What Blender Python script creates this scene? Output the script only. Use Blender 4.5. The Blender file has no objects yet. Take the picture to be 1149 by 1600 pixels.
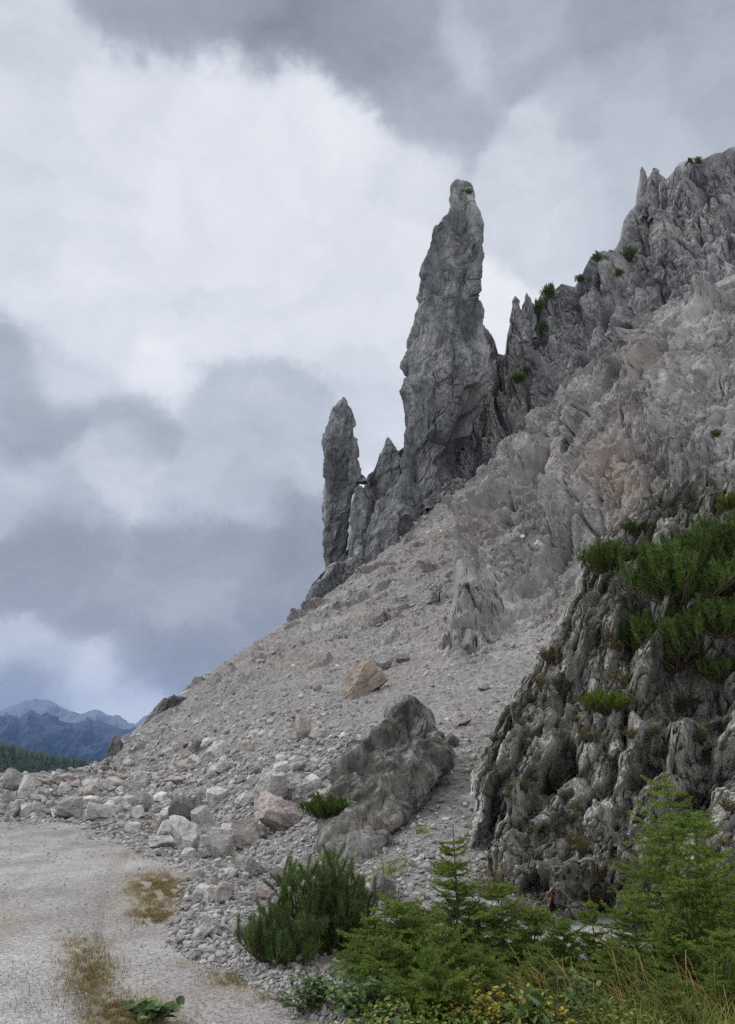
import bpy, math, random
import numpy as np
from mathutils import Vector
rng = np.random.default_rng(7)
random.seed(7)
R = math.radians
# ------------------------------------------------------------------ camera
FPX, PITCH, CAMZ = 1155.0, R(18.2), 1.7
cP, sP = math.cos(PITCH), math.sin(PITCH)
scene = bpy.context.scene
camd = bpy.data.cameras.new('camera'); cam = bpy.data.objects.new('camera', camd)
scene.collection.objects.link(cam); scene.camera = cam
cam.location = (0, 0, CAMZ); cam.rotation_euler = (R(90) + PITCH, 0, 0)
camd.sensor_fit = 'VERTICAL'; camd.sensor_height = 24.0; camd.lens = 24.0 * FPX / 1600.0
camd.clip_start = 0.1; camd.clip_end = 30000
scene.view_settings.view_transform = 'Standard'; scene.view_settings.look = 'None'
scene.view_settings.gamma = 1.0; scene.view_settings.exposure = 0.0
scene.render.engine = 'CYCLES'
scene.cycles.max_bounces = 6; scene.cycles.diffuse_bounces = 3; scene.cycles.transparent_max_bounces = 8
scene.cycles.volume_bounces = 1
scene.cycles.use_denoising = False

def direction(u, v):
    xn = (np.asarray(u, float) - 574.5) / FPX; yn = (800.0 - np.asarray(v, float)) / FPX
    xn, yn = np.broadcast_arrays(xn, yn)
    return np.stack([xn, cP - yn * sP, sP + yn * cP], -1)
def pt(u, v, Y):
    d = direction(u, v); Y = np.asarray(Y, float)
    return d * (Y / d[..., 1])[..., None] + np.array([0, 0, CAMZ])
def proj(p):
    q = p - np.array([0, 0, CAMZ]); f = q[..., 1] * cP + q[..., 2] * sP; up = -q[..., 1] * sP + q[..., 2] * cP
    return 574.5 + FPX * q[..., 0] / f, 800 - FPX * up / f
def groundY(v, z=0.0):
    d = direction(0, v); return (z - CAMZ) / (d[..., 2] / d[..., 1])

# ------------------------------------------------------------------ world and sun
SUN_DIR = Vector((-0.62, 0.18, 0.80)).normalized()
world = bpy.data.worlds.new('World'); scene.world = world; world.use_nodes = True
def nn(nt, t, **kw):
    n = nt.nodes.new(t)
    for k, v in kw.items():
        if k.startswith('i_'):
            n.inputs[int(k[2:]) if k[2:].isdigit() else k[2:].replace('_', ' ')].default_value = v
        else: setattr(n, k, v)
    return n
def math_(nt, op, a, b=None, clamp=False):
    n = nt.nodes.new('ShaderNodeMath'); n.operation = op; n.use_clamp = clamp
    for i, x in enumerate((a, b)):
        if x is None: continue
        if isinstance(x, (int, float)): n.inputs[i].default_value = x
        else: nt.links.new(x, n.inputs[i])
    return n.outputs[0]
def ramp(nt, fac, stops, interp='LINEAR'):
    r = nt.nodes.new('ShaderNodeValToRGB'); r.color_ramp.interpolation = interp
    e = r.color_ramp.elements
    while len(e) < len(stops): e.new(0.5)
    for k, (p, c) in enumerate(stops):
        e[k].position = p; e[k].color = (*c, 1) if len(c) == 3 else c
    nt.links.new(fac, r.inputs[0]); return r.outputs[0]
def mixc(nt, fac, a, b, mode='MIX'):
    n = nt.nodes.new('ShaderNodeMix'); n.data_type = 'RGBA'; n.blend_type = mode
    for s, x in ((0, fac), (6, a), (7, b)):
        if isinstance(x, (int, float)): n.inputs[s].default_value = x
        elif isinstance(x, tuple): n.inputs[s].default_value = (*x, 1) if len(x) == 3 else x
        else: nt.links.new(x, n.inputs[s])
    return n.outputs[2]
def srgb(r, g, b):
    f = lambda c: (c / 255 / 12.92) if c / 255 <= 0.04045 else ((c / 255 + 0.055) / 1.055) ** 2.4
    return (f(r), f(g), f(b))

def build_sky():
    nt = world.node_tree; nt.nodes.clear(); L = nt.links.new
    tc = nn(nt, 'ShaderNodeTexCoord'); d = tc.outputs['Generated']
    nz = nn(nt, 'ShaderNodeTexNoise', i_Scale=3.2, i_Detail=10.0, i_Roughness=0.6); L(d, nz.inputs['Vector'])
    sub = nn(nt, 'ShaderNodeVectorMath', operation='SUBTRACT'); L(nz.outputs['Color'], sub.inputs[0]); sub.inputs[1].default_value = (.5, .5, .5)
    scl = nn(nt, 'ShaderNodeVectorMath', operation='SCALE'); L(sub.outputs[0], scl.inputs[0]); scl.inputs['Scale'].default_value = 0.23
    add = nn(nt, 'ShaderNodeVectorMath', operation='ADD'); L(d, add.inputs[0]); L(scl.outputs[0], add.inputs[1])
    # cloud masses by direction: brightness (display value), blueness
    lobes = [(-100, -60, 190, 1.0), (60, 60, 204, 1.), (60, 200, 212, 1.), (230, 30, 158, 1.0), (350, 50, 148, 1.2), (450, 80, 142, 1.2), (560, 110, 146, 1.2), (640, 60, 155, 1),
             (650, 150, 164, 1.), (200, 170, 222, 1.), (350, 200, 232, 1.3), (470, 225, 234, 1.3), (550, 270, 232, 1.2), (100, 330, 220, 1), (300, 330, 229, 1), (480, 400, 227, 1),
             (150, 500, 222, 1.2), (350, 520, 224, 1.1), (560, 480, 222, 1.2), (700, 200, 176, 1), (715, 70, 188, .5), (735, 110, 196, .5), (820, 60, 168, 1), (950, 60, 160, 1.), (1100, 60, 168, 1), (1100, 160, 176, 1), (950, 180, 182, 1),
             (850, 300, 206, 1), (1000, 250, 195, 1), (640, 310, 218, .9), (600, 400, 226, 1), (250, 590, 236, 1), (100, 575, 206, .8), (20, 610, 170, 1), (60, 660, 168, 1.1), (200, 660, 176, 1), (350, 640, 190, 1),
             (450, 700, 192, 1), (600, 600, 214, 1), (50, 740, 190, .8), (170, 720, 206, .8), (300, 760, 194, .7), (380, 790, 188, .7), (100, 790, 178, .8), (100, 860, 156, 1), (300, 860, 160, 1), (450, 850, 156, 1),
             (60, 920, 152, 1), (250, 930, 166, .8), (330, 960, 172, .7), (430, 920, 150, 1), (150, 980, 158, .9), (330, 1030, 148, 1), (40, 1040, 208, .9), (100, 1060, 206, .9), (250, 1050, 150, 1), (180, 1085, 182, .7), (60, 1085, 158, .8), (205, 1104, 262, 1.5), (165, 1085, 226, .7), (120, 1100, 160, .7), (-150, 500, 205, 1), (-200, 900, 165, 1), (1400, 300, 185, 1), (1300, 700, 175, 1)]
    sw = None; sb = None
    for (u, v, b, w) in lobes:
        c = direction(u, v); c = c / np.linalg.norm(c)
        dist = nn(nt, 'ShaderNodeVectorMath', operation='DISTANCE'); L(add.outputs[0], dist.inputs[0]); dist.inputs[1].default_value = tuple(c)
        q = math_(nt, 'MULTIPLY', dist.outputs['Value'], dist.outputs['Value'])
        e = math_(nt, 'EXPONENT', math_(nt, 'MULTIPLY', q, -900.0 / w))
        e = math_(nt, 'MULTIPLY', e, w * 3)
        eb = math_(nt, 'MULTIPLY', e, b / 255.0)
        sw = e if sw is None else math_(nt, 'ADD', sw, e); sb = eb if sb is None else math_(nt, 'ADD', sb, eb)
    eps = 0.00002
    sw = math_(nt, 'ADD', sw, eps); sb = math_(nt, 'ADD', sb, eps * 0.95)
    B = math_(nt, 'MULTIPLY', math_(nt, 'DIVIDE', sb, sw), 1.035)
    n2 = nn(nt, 'ShaderNodeTexNoise', i_Scale=8.0, i_Detail=10.0, i_Roughness=0.62)
    mp = nn(nt, 'ShaderNodeMapping'); mp.inputs['Scale'].default_value = (1, 1, 1.8); L(add.outputs[0], mp.inputs[0]); L(mp.outputs[0], n2.inputs['Vector'])
    B = math_(nt, 'ADD', B, math_(nt, 'MULTIPLY', math_(nt, 'SUBTRACT', n2.outputs['Fac'], 0.5), 0.22))
    neutral = ramp(nt, B, [(0.45, srgb(112, 118, 128)), (0.55, srgb(137, 142, 152)), (0.65, srgb(163, 168, 177)), (0.78, srgb(197, 203, 212)), (0.90, srgb(229, 232, 239)), (1.0, srgb(248, 250, 253))])
    sep = nn(nt, 'ShaderNodeSeparateXYZ'); L(d, sep.inputs[0])
    low = nn(nt, 'ShaderNodeMapRange'); L(sep.outputs['Z'], low.inputs[0]); low.inputs[1].default_value = 0.42; low.inputs[2].default_value = 0.05
    dark = nn(nt, 'ShaderNodeMapRange'); L(B, dark.inputs[0]); dark.inputs[1].default_value = 0.85; dark.inputs[2].default_value = 0.6
    tint = mixc(nt, math_(nt, 'MULTIPLY', low.outputs[0], dark.outputs[0]), (1, 1, 1), (1.07, 1.0, 0.93))
    cloud = mixc(nt, 1.0, neutral, tint, 'MULTIPLY')
    sky = nn(nt, 'ShaderNodeTexSky', sky_type='NISHITA', sun_disc=False)
    sky.sun_elevation = math.asin(SUN_DIR.z); sky.sun_rotation = math.atan2(SUN_DIR.x, SUN_DIR.y)
    b1 = nn(nt, 'ShaderNodeBackground'); L(sky.outputs[0], b1.inputs[0]); b1.inputs[1].default_value = 0.1
    b2 = nn(nt, 'ShaderNodeBackground'); L(cloud, b2.inputs[0]); b2.inputs[1].default_value = 1.0
    mx = nn(nt, 'ShaderNodeMixShader'); mx.inputs[0].default_value = 0.95; L(b1.outputs[0], mx.inputs[1]); L(b2.outputs[0], mx.inputs[2])
    out = nn(nt, 'ShaderNodeOutputWorld'); L(mx.outputs[0], out.inputs[0])
    world.cycles.sampling_method = 'MANUAL'; world.cycles.sample_map_resolution = 512
build_sky()
sund = bpy.data.lights.new('sun', 'SUN'); sund.energy = 1.8; sund.angle = R(16); sund.color = (1.0, 0.98, 0.955)
sun = bpy.data.objects.new('sun', sund); scene.collection.objects.link(sun)
sun.rotation_euler = (-SUN_DIR).to_track_quat('-Z', 'Y').to_euler()

# ------------------------------------------------------------------ numeric noise
def h32(ix, iy, iz, seed):
    with np.errstate(over='ignore'):
        h = (ix.astype(np.uint32) * np.uint32(374761393)) ^ (iy.astype(np.uint32) * np.uint32(668265263)) ^ (iz.astype(np.uint32) * np.uint32(2147483647 - 58531)) ^ np.uint32(seed * 974711 & 0xffffffff)
        h = (h ^ (h >> np.uint32(13))) * np.uint32(1274126177); h = (h ^ (h >> np.uint32(16))) * np.uint32(2246822519); h ^= h >> np.uint32(13)
    return h
def hf(h, k=0):
    with np.errstate(over='ignore'):
        g = (h + np.uint32(k * 40503 & 0xffffffff)) * np.uint32(2654435761); g ^= g >> np.uint32(15); g = g * np.uint32(2246822519); g ^= g >> np.uint32(13)
    return g.astype(np.float32) * np.float32(1 / 4294967296.0)
def perlin(p, seed=0):
    p = p.astype(np.float32); i = np.floor(p); f = p - i; i = i.astype(np.int64)
    w = f * f * f * (f * (f * 6 - 15) + 10); out = 0
    for dx in (0, 1):
        for dy in (0, 1):
            for dz in (0, 1):
                h = h32(i[:, 0] + dx, i[:, 1] + dy, i[:, 2] + dz, seed)
                g = (hf(h, 1) * 2 - 1) * (f[:, 0] - dx) + (hf(h, 2) * 2 - 1) * (f[:, 1] - dy) + (hf(h, 3) * 2 - 1) * (f[:, 2] - dz)
                wx = w[:, 0] if dx else 1 - w[:, 0]; wy = w[:, 1] if dy else 1 - w[:, 1]; wz = w[:, 2] if dz else 1 - w[:, 2]
                out = out + g * wx * wy * wz
    return out
def fbm(p, oct=4, seed=0, gain=0.5):
    a, s, o = 1.0, 1.0, 0
    for k in range(oct):
        o = o + a * perlin(p * s, seed + k); a *= gain; s *= 2.03
    return o
def ridged(p, oct=4, seed=0, gain=0.5):
    a, s, o = 1.0, 1.0, 0
    for k in range(oct):
        o = o + a * (1 - np.abs(perlin(p * s, seed + k)) * 2.2); a *= gain; s *= 2.07
    return o
def facets(p, seed=0, step=0.6, tilt=0.9, soft=.10, add=None):
    """chiselled blocks: each cell of a Voronoi pattern is a tilted plane of its own height, joined by steep narrow ramps; returns height, edge distance"""
    p = p.astype(np.float32); b = np.floor(p - 0.5).astype(np.int64)
    best = np.full(len(p), 1e9, np.float32); sec = best.copy(); val = np.zeros(len(p), np.float32); val2 = val.copy()
    for dx in (0, 1):
        for dy in (0, 1):
            for dz in (0, 1):
                c = b + np.array([dx, dy, dz]); h = h32(c[:, 0], c[:, 1], c[:, 2], seed)
                q = p - (c + np.stack([0.15 + 0.7 * hf(h, 1), 0.15 + 0.7 * hf(h, 2), 0.15 + 0.7 * hf(h, 3)], 1))
                d = (q * q).sum(1)
                t = (hf(h, 4) - .5) * 2 * step + tilt * ((hf(h, 5) - .5) * 2 * q[:, 0] + (hf(h, 6) - .5) * 2 * q[:, 1] + (hf(h, 7) - .5) * 2 * q[:, 2])
                if add is not None: t = t + q @ np.asarray(add, np.float32)
                m = d < best; m2 = (~m) & (d < sec)
                val2 = np.where(m, val, np.where(m2, t, val2)); sec = np.where(m, best, np.where(m2, d, sec)); val = np.where(m, t, val); best = np.where(m, d, best)
    e = np.sqrt(np.minimum(sec, 4)) - np.sqrt(best); w = np.clip(e / soft, 0, 1) * .5 + .5
    return val * w + np.where(sec < 1e8, val2, val) * (1 - w), e
def upright(P, s, axis, k, amp, c, seed, step=.5, tilt=.9):
    """blocks whose faces are turned towards the vertical, so that a leaning slope breaks into walls and ledges (metres out)"""
    a = np.array(axis, float); a /= np.linalg.norm(a); f, e = facets(along(P, axis, k) * s, seed, step, tilt, .10, a * c / (s * k) / amp); return f * amp
def along(P, axis, k):
    """coordinates squeezed along an axis, so that a pattern in them runs long that way"""
    a = np.array(axis, float); a /= np.linalg.norm(a); return P + (k - 1) * (P @ a)[:, None] * a
def clefts(P, seed, w=.07):
    """narrow creases along the zero lines of a noise, fading in and out"""
    return np.exp(-(perlin(P, seed) / w) ** 2) * smooth(perlin(P * .43, seed + 7), -.15, .2)
def crackf(e, P, k, w, seed):
    return smooth(-e, -w, 0) * smooth(perlin(P * k, seed), .02, .25)
def smooth(x, a, b):
    t = np.clip((x - a) / (b - a), 0, 1); return t * t * (3 - 2 * t)
class RBF:
    def __init__(s, xy, val, sc=300.0):
        s.sc = sc; s.x = np.asarray(xy, float) / sc; n = len(s.x)
        A = np.zeros((n + 3, n + 3)); A[:n, :n] = s.k(s.x, s.x) + 1e-4 * np.eye(n); A[:n, n] = 1; A[:n, n + 1:] = s.x; A[n, :n] = 1; A[n + 1:, :n] = s.x.T
        s.w = np.linalg.solve(A, np.concatenate([val, np.zeros(3)]))
    def k(s, a, b):
        r2 = ((a[:, None] - b[None]) ** 2).sum(-1); return 0.5 * r2 * np.log(r2 + 1e-12)
    def __call__(s, u, v):
        u, v = np.broadcast_arrays(np.asarray(u, float), np.asarray(v, float)); sh = u.shape
        q = np.stack([u.ravel(), v.ravel()], 1) / s.sc; out = np.empty(len(q)); n = len(s.x)
        for i in range(0, len(q), 40000):
            c = q[i:i + 40000]; out[i:i + 40000] = s.k(c, s.x) @ s.w[:n] + s.w[n] + c @ s.w[n + 1:]
        return out.reshape(sh)
def normals(G):
    a = np.gradient(G, axis=0); b = np.gradient(G, axis=1); n = np.cross(a, b)
    return n / (np.linalg.norm(n, axis=-1, keepdims=True) + 1e-12)
def seg_dist(u, v, poly):
    """distance to polyline and side sign"""
    best = np.full(np.shape(u), 1e9); sgn = np.ones(np.shape(u)); tt = np.zeros(np.shape(u)); n = len(poly) - 1
    for i in range(n):
        ax, ay = poly[i]; bx, by = poly[i + 1]; dx, dy = bx - ax, by - ay; l2 = dx * dx + dy * dy
        t = np.clip(((u - ax) * dx + (v - ay) * dy) / l2, 0, 1); ex, ey = u - ax - t * dx, v - ay - t * dy
        d = np.hypot(ex, ey); m = d < best
        best = np.where(m, d, best); sgn = np.where(m, np.sign(dx * ey - dy * ex), sgn); tt = np.where(m, (i + t) / n, tt)
    return best, sgn, tt
def in_poly(u, v, poly):
    c = np.zeros(np.shape(u), bool); n = len(poly)
    for i in range(n):
        x1, y1 = poly[i]; x2, y2 = poly[(i + 1) % n]
        if y1 == y2: continue
        c ^= ((y1 > v) != (y2 > v)) & (u < (x2 - x1) * (v - y1) / (y2 - y1) + x1)
    return c
def soft_poly(u, v, poly, w):
    d, _, _ = seg_dist(u, v, poly + [poly[0]]); d = np.where(in_poly(u, v, poly), d, -d)
    return smooth(d, -w, w)

# ------------------------------------------------------------------ mesh helpers
def mesh_from(name, V, Fc, mats, smooth_=False, attrs=None, mat_idx=None):
    V = np.asarray(V, np.float32).reshape(-1, 3); Fc = np.asarray(Fc, np.int32); k = Fc.shape[1]
    me = bpy.data.meshes.new(name); me.vertices.add(len(V)); me.vertices.foreach_set('co', V.ravel())
    me.loops.add(Fc.size); me.loops.foreach_set('vertex_index', Fc.ravel())
    me.polygons.add(len(Fc)); me.polygons.foreach_set('loop_start', np.arange(0, Fc.size, k, dtype=np.int32))
    me.polygons.foreach_set('use_smooth', np.full(len(Fc), smooth_, bool))
    for m in (mats if isinstance(mats, (list, tuple)) else [mats]): me.materials.append(m)
    if mat_idx is not None: me.polygons.foreach_set('material_index', np.asarray(mat_idx, np.int32))
    for an, av in (attrs or {}).items():
        a = me.attributes.new(an, 'FLOAT', 'POINT'); a.data.foreach_set('value', np.asarray(av, np.float32).ravel())
    me.update(); return me
def link(name, me, parent=None, loc=None):
    o = bpy.data.objects.new(name, me); scene.collection.objects.link(o)
    if parent: o.parent = parent
    if loc is not None: o.location = loc
    return o
def tag(o, label=None, cat=None, group=None, kind=None):
    if label: o['label'] = label
    if cat: o['category'] = cat
    if group: o['group'] = group
    if kind: o['kind'] = kind
    return o
def empty(name, loc): o = bpy.data.objects.new(name, None); scene.collection.objects.link(o); o.location = loc; return o
def grid_faces(ni, nj, wrap=False):
    i = np.arange(ni - 1)[:, None]; j = np.arange(nj if wrap else nj - 1)[None]; j2 = (j + 1) % nj
    return np.stack([i * nj + j, i * nj + j2, (i + 1) * nj + j2, (i + 1) * nj + j], -1).reshape(-1, 4)

# ------------------------------------------------------------------ materials
def base_mat(name, rough=0.9, spec=0.25):
    m = bpy.data.materials.new(name); m.use_nodes = True; nt = m.node_tree
    b = nt.nodes['Principled BSDF']; b.inputs['Roughness'].default_value = rough; b.inputs['Specular IOR Level'].default_value = spec
    return m, nt, b
def rock_color(nt, co, cols, s=1.0, stretch=(1, 1, .4), stain=None, stain_amt=.5, grain=14., streak=.5):
    L = nt.links.new
    mp = nn(nt, 'ShaderNodeMapping'); mp.inputs['Scale'].default_value = stretch; L(co, mp.inputs[0])
    n1 = nn(nt, 'ShaderNodeTexNoise', i_Scale=0.55 * s, i_Detail=9.0, i_Roughness=0.68); L(mp.outputs[0], n1.inputs['Vector'])
    c = ramp(nt, n1.outputs['Fac'], [(0.38, cols[0]), (0.5, cols[1]), (0.62, cols[2])])
    n2 = nn(nt, 'ShaderNodeTexNoise', i_Scale=grain * s, i_Detail=6.0, i_Roughness=0.75); L(mp.outputs[0], n2.inputs['Vector'])
    g = ramp(nt, n2.outputs['Fac'], [(0.34, (.5, .5, .5)), (0.5, (1, 1, 1)), (0.66, (1.5, 1.5, 1.5))])
    c = mixc(nt, streak, c, g, 'MULTIPLY')
    if stain:
        n3 = nn(nt, 'ShaderNodeTexNoise', i_Scale=0.32 * s, i_Detail=6.0, i_Roughness=0.6, i_Distortion=0.6); L(co, n3.inputs['Vector'])
        f = ramp(nt, n3.outputs['Fac'], [(0.54, (0, 0, 0)), (0.68, (1, 1, 1))])
        f = math_(nt, 'MULTIPLY', f, stain_amt); c = mixc(nt, f, c, stain)
    return c, mp.outputs[0]
def rock_bump(nt, b, co, s=1.0, dist=.05, strength=.8):
    L = nt.links.new
    n = nn(nt, 'ShaderNodeTexNoise', i_Scale=5.0 * s, i_Detail=10.0, i_Roughness=0.72); L(co, n.inputs['Vector'])
    n2 = nn(nt, 'ShaderNodeTexNoise', i_Scale=2.2 * s, i_Detail=8.0, i_Roughness=0.6, i_Distortion=.8); L(co, n2.inputs['Vector'])
    r_ = math_(nt, 'ABSOLUTE', math_(nt, 'SUBTRACT', n2.outputs['Fac'], .5)); e = ramp(nt, r_, [(0.0, (0, 0, 0)), (0.05, (1, 1, 1))])
    h = math_(nt, 'ADD', n.outputs['Fac'], math_(nt, 'MULTIPLY', e, .18))
    bp = nn(nt, 'ShaderNodeBump', i_Strength=strength, i_Distance=dist); L(h, bp.inputs['Height']); L(bp.outputs[0], b.inputs['Normal'])
def rock_mat(name, cols, s=1.0, stretch=(1, 1, .4), stain=None, stain_amt=.5, grain=14., dist=.05, streak=.6, moss=None, moss_amt=0.):
    m, nt, b = base_mat(name); tc = nn(nt, 'ShaderNodeTexCoord')
    c, co = rock_color(nt, tc.outputs['Object'], cols, s, stretch, stain, stain_amt, grain, streak)
    if moss:
        geo = nn(nt, 'ShaderNodeNewGeometry'); sz = nn(nt, 'ShaderNodeSeparateXYZ'); nt.links.new(geo.outputs['True Normal'], sz.inputs[0])
        n = nn(nt, 'ShaderNodeTexNoise', i_Scale=1.1 * s, i_Detail=7.0, i_Roughness=0.7); nt.links.new(tc.outputs['Object'], n.inputs['Vector'])
        f = math_(nt, 'ADD', n.outputs['Fac'], math_(nt, 'MULTIPLY', sz.outputs['Z'], .12))
        f = ramp(nt, f, [(0.56, (0, 0, 0)), (0.62, (1, 1, 1))]); c = mixc(nt, math_(nt, 'MULTIPLY', f, moss_amt), c, moss)
    nt.links.new(c, b.inputs['Base Color']); rock_bump(nt, b, co, s, dist); return m

M_spire = rock_mat('spire_limestone', [(.095, .10, .11), (.20, .205, .215), (.39, .39, .39)], s=.5, stretch=(1, 1, .45), stain=(.26, .21, .165), stain_amt=.35, grain=5., dist=.25)
M_wall = rock_mat('ridge_limestone', [(.135, .135, .142), (.25, .25, .255), (.42, .415, .41)], s=.45, stretch=(1, 1, .4), stain=(.24, .20, .17), stain_amt=.4, grain=6., dist=.25)
M_crag = rock_mat('weathered_crag', [(.14, .137, .124), (.35, .34, .318), (.58, .57, .54)], s=1.6, stretch=(1, 1, .35), stain=(.10, .085, .06), stain_amt=.5, grain=5., dist=.05, moss=(.04, .05, .014), moss_amt=.6)
M_outcrop = rock_mat('dark_outcrop', [(.06, .058, .054), (.175, .169, .16), (.37, .36, .345)], s=2.2, stretch=(1, 1, .6), stain=(.20, .16, .13), stain_amt=.3, grain=5., dist=.035, moss=(.06, .06, .02), moss_amt=.3)

def slope_mat():
    m, nt, b = base_mat('scree_and_slabs', .95); tc = nn(nt, 'ShaderNodeTexCoord'); L = nt.links.new
    rock, co = rock_color(nt, tc.outputs['Object'], [(.17, .163, .165), (.275, .265, .265), (.40, .39, .385)], .4, (1, 1, .5), (.29, .24, .21), .3, 5., .45)
    # scree: fine broken stone, warm grey, finer pinkish chutes
    n1 = nn(nt, 'ShaderNodeTexNoise', i_Scale=.35, i_Detail=8.0, i_Roughness=.6); L(tc.outputs['Object'], n1.inputs['Vector'])
    sc = ramp(nt, n1.outputs['Fac'], [(.38, (.285, .268, .26)), (.5, (.32, .305, .298)), (.62, (.375, .365, .36))])
    at3 = nn(nt, 'ShaderNodeAttribute', attribute_name='run'); sc = mixc(nt, ramp(nt, math_(nt, 'ADD', at3.outputs['Fac'], .5), [(.3, (0, 0, 0)), (.62, (1, 1, 1))]), sc, (.285, .27, .262))
    vor = nn(nt, 'ShaderNodeTexVoronoi', i_Scale=9.0); L(tc.outputs['Object'], vor.inputs['Vector'])
    sv = nn(nt, 'ShaderNodeSeparateColor'); L(vor.outputs['Color'], sv.inputs[0])
    k = ramp(nt, sv.outputs[0], [(0, (.6, .6, .6)), (.5, (.95, .95, .95)), (1, (1.3, 1.3, 1.3))])
    sc = mixc(nt, .8, sc, k, 'MULTIPLY')
    n5 = nn(nt, 'ShaderNodeTexNoise', i_Scale=30., i_Detail=4.0, i_Roughness=.7); L(tc.outputs['Object'], n5.inputs['Vector'])
    sc = mixc(nt, .6, sc, ramp(nt, n5.outputs['Fac'], [(.35, (.6, .6, .6)), (.65, (1.3, 1.3, 1.3))]), 'MULTIPLY')
    at = nn(nt, 'ShaderNodeAttribute', attribute_name='rock'); at2 = nn(nt, 'ShaderNodeAttribute', attribute_name='ochre')
    c = mixc(nt, at.outputs['Fac'], sc, rock)
    c = mixc(nt, at2.outputs['Fac'], c, (.26, .21, .17)); L(c, b.inputs['Base Color'])
    nb = nn(nt, 'ShaderNodeTexNoise', i_Scale=6., i_Detail=9.0, i_Roughness=.75); L(tc.outputs['Object'], nb.inputs['Vector'])
    h = math_(nt, 'ADD', nb.outputs['Fac'], math_(nt, 'MULTIPLY', sv.outputs[1], .6))
    bp = nn(nt, 'ShaderNodeBump', i_Strength=.9, i_Distance=.06); L(h, bp.inputs['Height']); L(bp.outputs[0], b.inputs['Normal'])
    return m
M_slope = slope_mat()
def stone_mat(name, s, island=True):
    m, nt, b = base_mat(name, .9); L = nt.links.new
    tc = nn(nt, 'ShaderNodeTexCoord'); co = tc.outputs['Object']
    if island:
        g = nn(nt, 'ShaderNodeNewGeometry'); r = g.outputs['Random Per Island']
        c = ramp(nt, r, [(0, (.19, .185, .18)), (.25, (.31, .30, .295)), (.6, (.40, .392, .385)), (.85, (.50, .495, .485)), (.93, (.42, .36, .315)), (1, (.60, .595, .59))])
    else:
        oi = nn(nt, 'ShaderNodeObjectInfo'); r = oi.outputs['Random']
        add = nn(nt, 'ShaderNodeVectorMath', operation='ADD'); L(co, add.inputs[0])
        cb = nn(nt, 'ShaderNodeCombineXYZ'); L(math_(nt, 'MULTIPLY', r, 40.), cb.inputs[0]); L(cb.outputs[0], add.inputs[1]); co = add.outputs[0]
        n1 = nn(nt, 'ShaderNodeTexNoise', i_Scale=1.3, i_Detail=8.0, i_Roughness=.65); L(co, n1.inputs['Vector'])
        k = ramp(nt, n1.outputs['Fac'], [(.33, (.62, .60, .58)), (.5, (.95, .95, .95)), (.66, (1.18, 1.17, 1.16))])
        c = mixc(nt, 1., oi.outputs['Color'], k, 'MULTIPLY')
        n3 = nn(nt, 'ShaderNodeTexNoise', i_Scale=.9, i_Detail=5.0); L(co, n3.inputs['Vector'])
        f = ramp(nt, n3.outputs['Color'], [(.60, (0, 0, 0)), (.70, (1, 1, 1))]); c = mixc(nt, math_(nt, 'MULTIPLY', f, .55), c, (.33, .235, .17))
    n2 = nn(nt, 'ShaderNodeTexNoise', i_Scale=s, i_Detail=7.0, i_Roughness=.75); L(co, n2.inputs['Vector'])
    c = mixc(nt, .6, c, ramp(nt, n2.outputs['Fac'], [(.32, (.6, .6, .6)), (.68, (1.3, 1.3, 1.3))]), 'MULTIPLY'); L(c, b.inputs['Base Color'])
    bp = nn(nt, 'ShaderNodeBump', i_Strength=.7, i_Distance=.02 if island else .05); L(n2.outputs['Fac'], bp.inputs['Height']); L(bp.outputs[0], b.inputs['Normal'])
    return m
M_stones = stone_mat('loose_limestone', 12., True); M_boulder = stone_mat('boulder_limestone', 6., False)
def track_mat():
    m, nt, b = base_mat('gravel_surface', .95); L = nt.links.new; tc = nn(nt, 'ShaderNodeTexCoord'); co = tc.outputs['Object']
    n1 = nn(nt, 'ShaderNodeTexNoise', i_Scale=.5, i_Detail=6.0, i_Roughness=.6); L(co, n1.inputs['Vector'])
    c = ramp(nt, n1.outputs['Fac'], [(.40, (.285, .268, .255)), (.52, (.36, .345, .335)), (.62, (.42, .41, .40))])
    for sc_, lo, hi, am in ((45., .55, 1.35, .8), (110., .6, 1.35, .7)):
        v = nn(nt, 'ShaderNodeTexVoronoi', i_Scale=sc_); L(co, v.inputs['Vector'])
        s = nn(nt, 'ShaderNodeSeparateColor'); L(v.outputs['Color'], s.inputs[0])
        c = mixc(nt, am, c, ramp(nt, s.outputs[0], [(0, (lo,) * 3), (.4, (.95,) * 3), (1, (hi,) * 3)]), 'MULTIPLY')
    at = nn(nt, 'ShaderNodeAttribute', attribute_name='ochre'); n4 = nn(nt, 'ShaderNodeTexNoise', i_Scale=5., i_Detail=6., i_Roughness=.7); L(co, n4.inputs['Vector'])
    f = math_(nt, 'MULTIPLY', at.outputs['Fac'], ramp(nt, n4.outputs['Fac'], [(.4, (.25, .25, .25)), (.6, (1, 1, 1))])); c = mixc(nt, f, c, (.27, .20, .10))
    L(c, b.inputs['Base Color'])
    v = nn(nt, 'ShaderNodeTexVoronoi', i_Scale=60.); L(co, v.inputs['Vector'])
    n2 = nn(nt, 'ShaderNodeTexNoise', i_Scale=12., i_Detail=8., i_Roughness=.7); L(co, n2.inputs['Vector'])
    h = math_(nt, 'SUBTRACT', math_(nt, 'MULTIPLY', n2.outputs['Fac'], 2.), v.outputs['Distance'])
    bp = nn(nt, 'ShaderNodeBump', i_Strength=.8, i_Distance=.012); L(h, bp.inputs['Height']); L(bp.outputs[0], b.inputs['Normal']); return m
M_track = track_mat()
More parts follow.
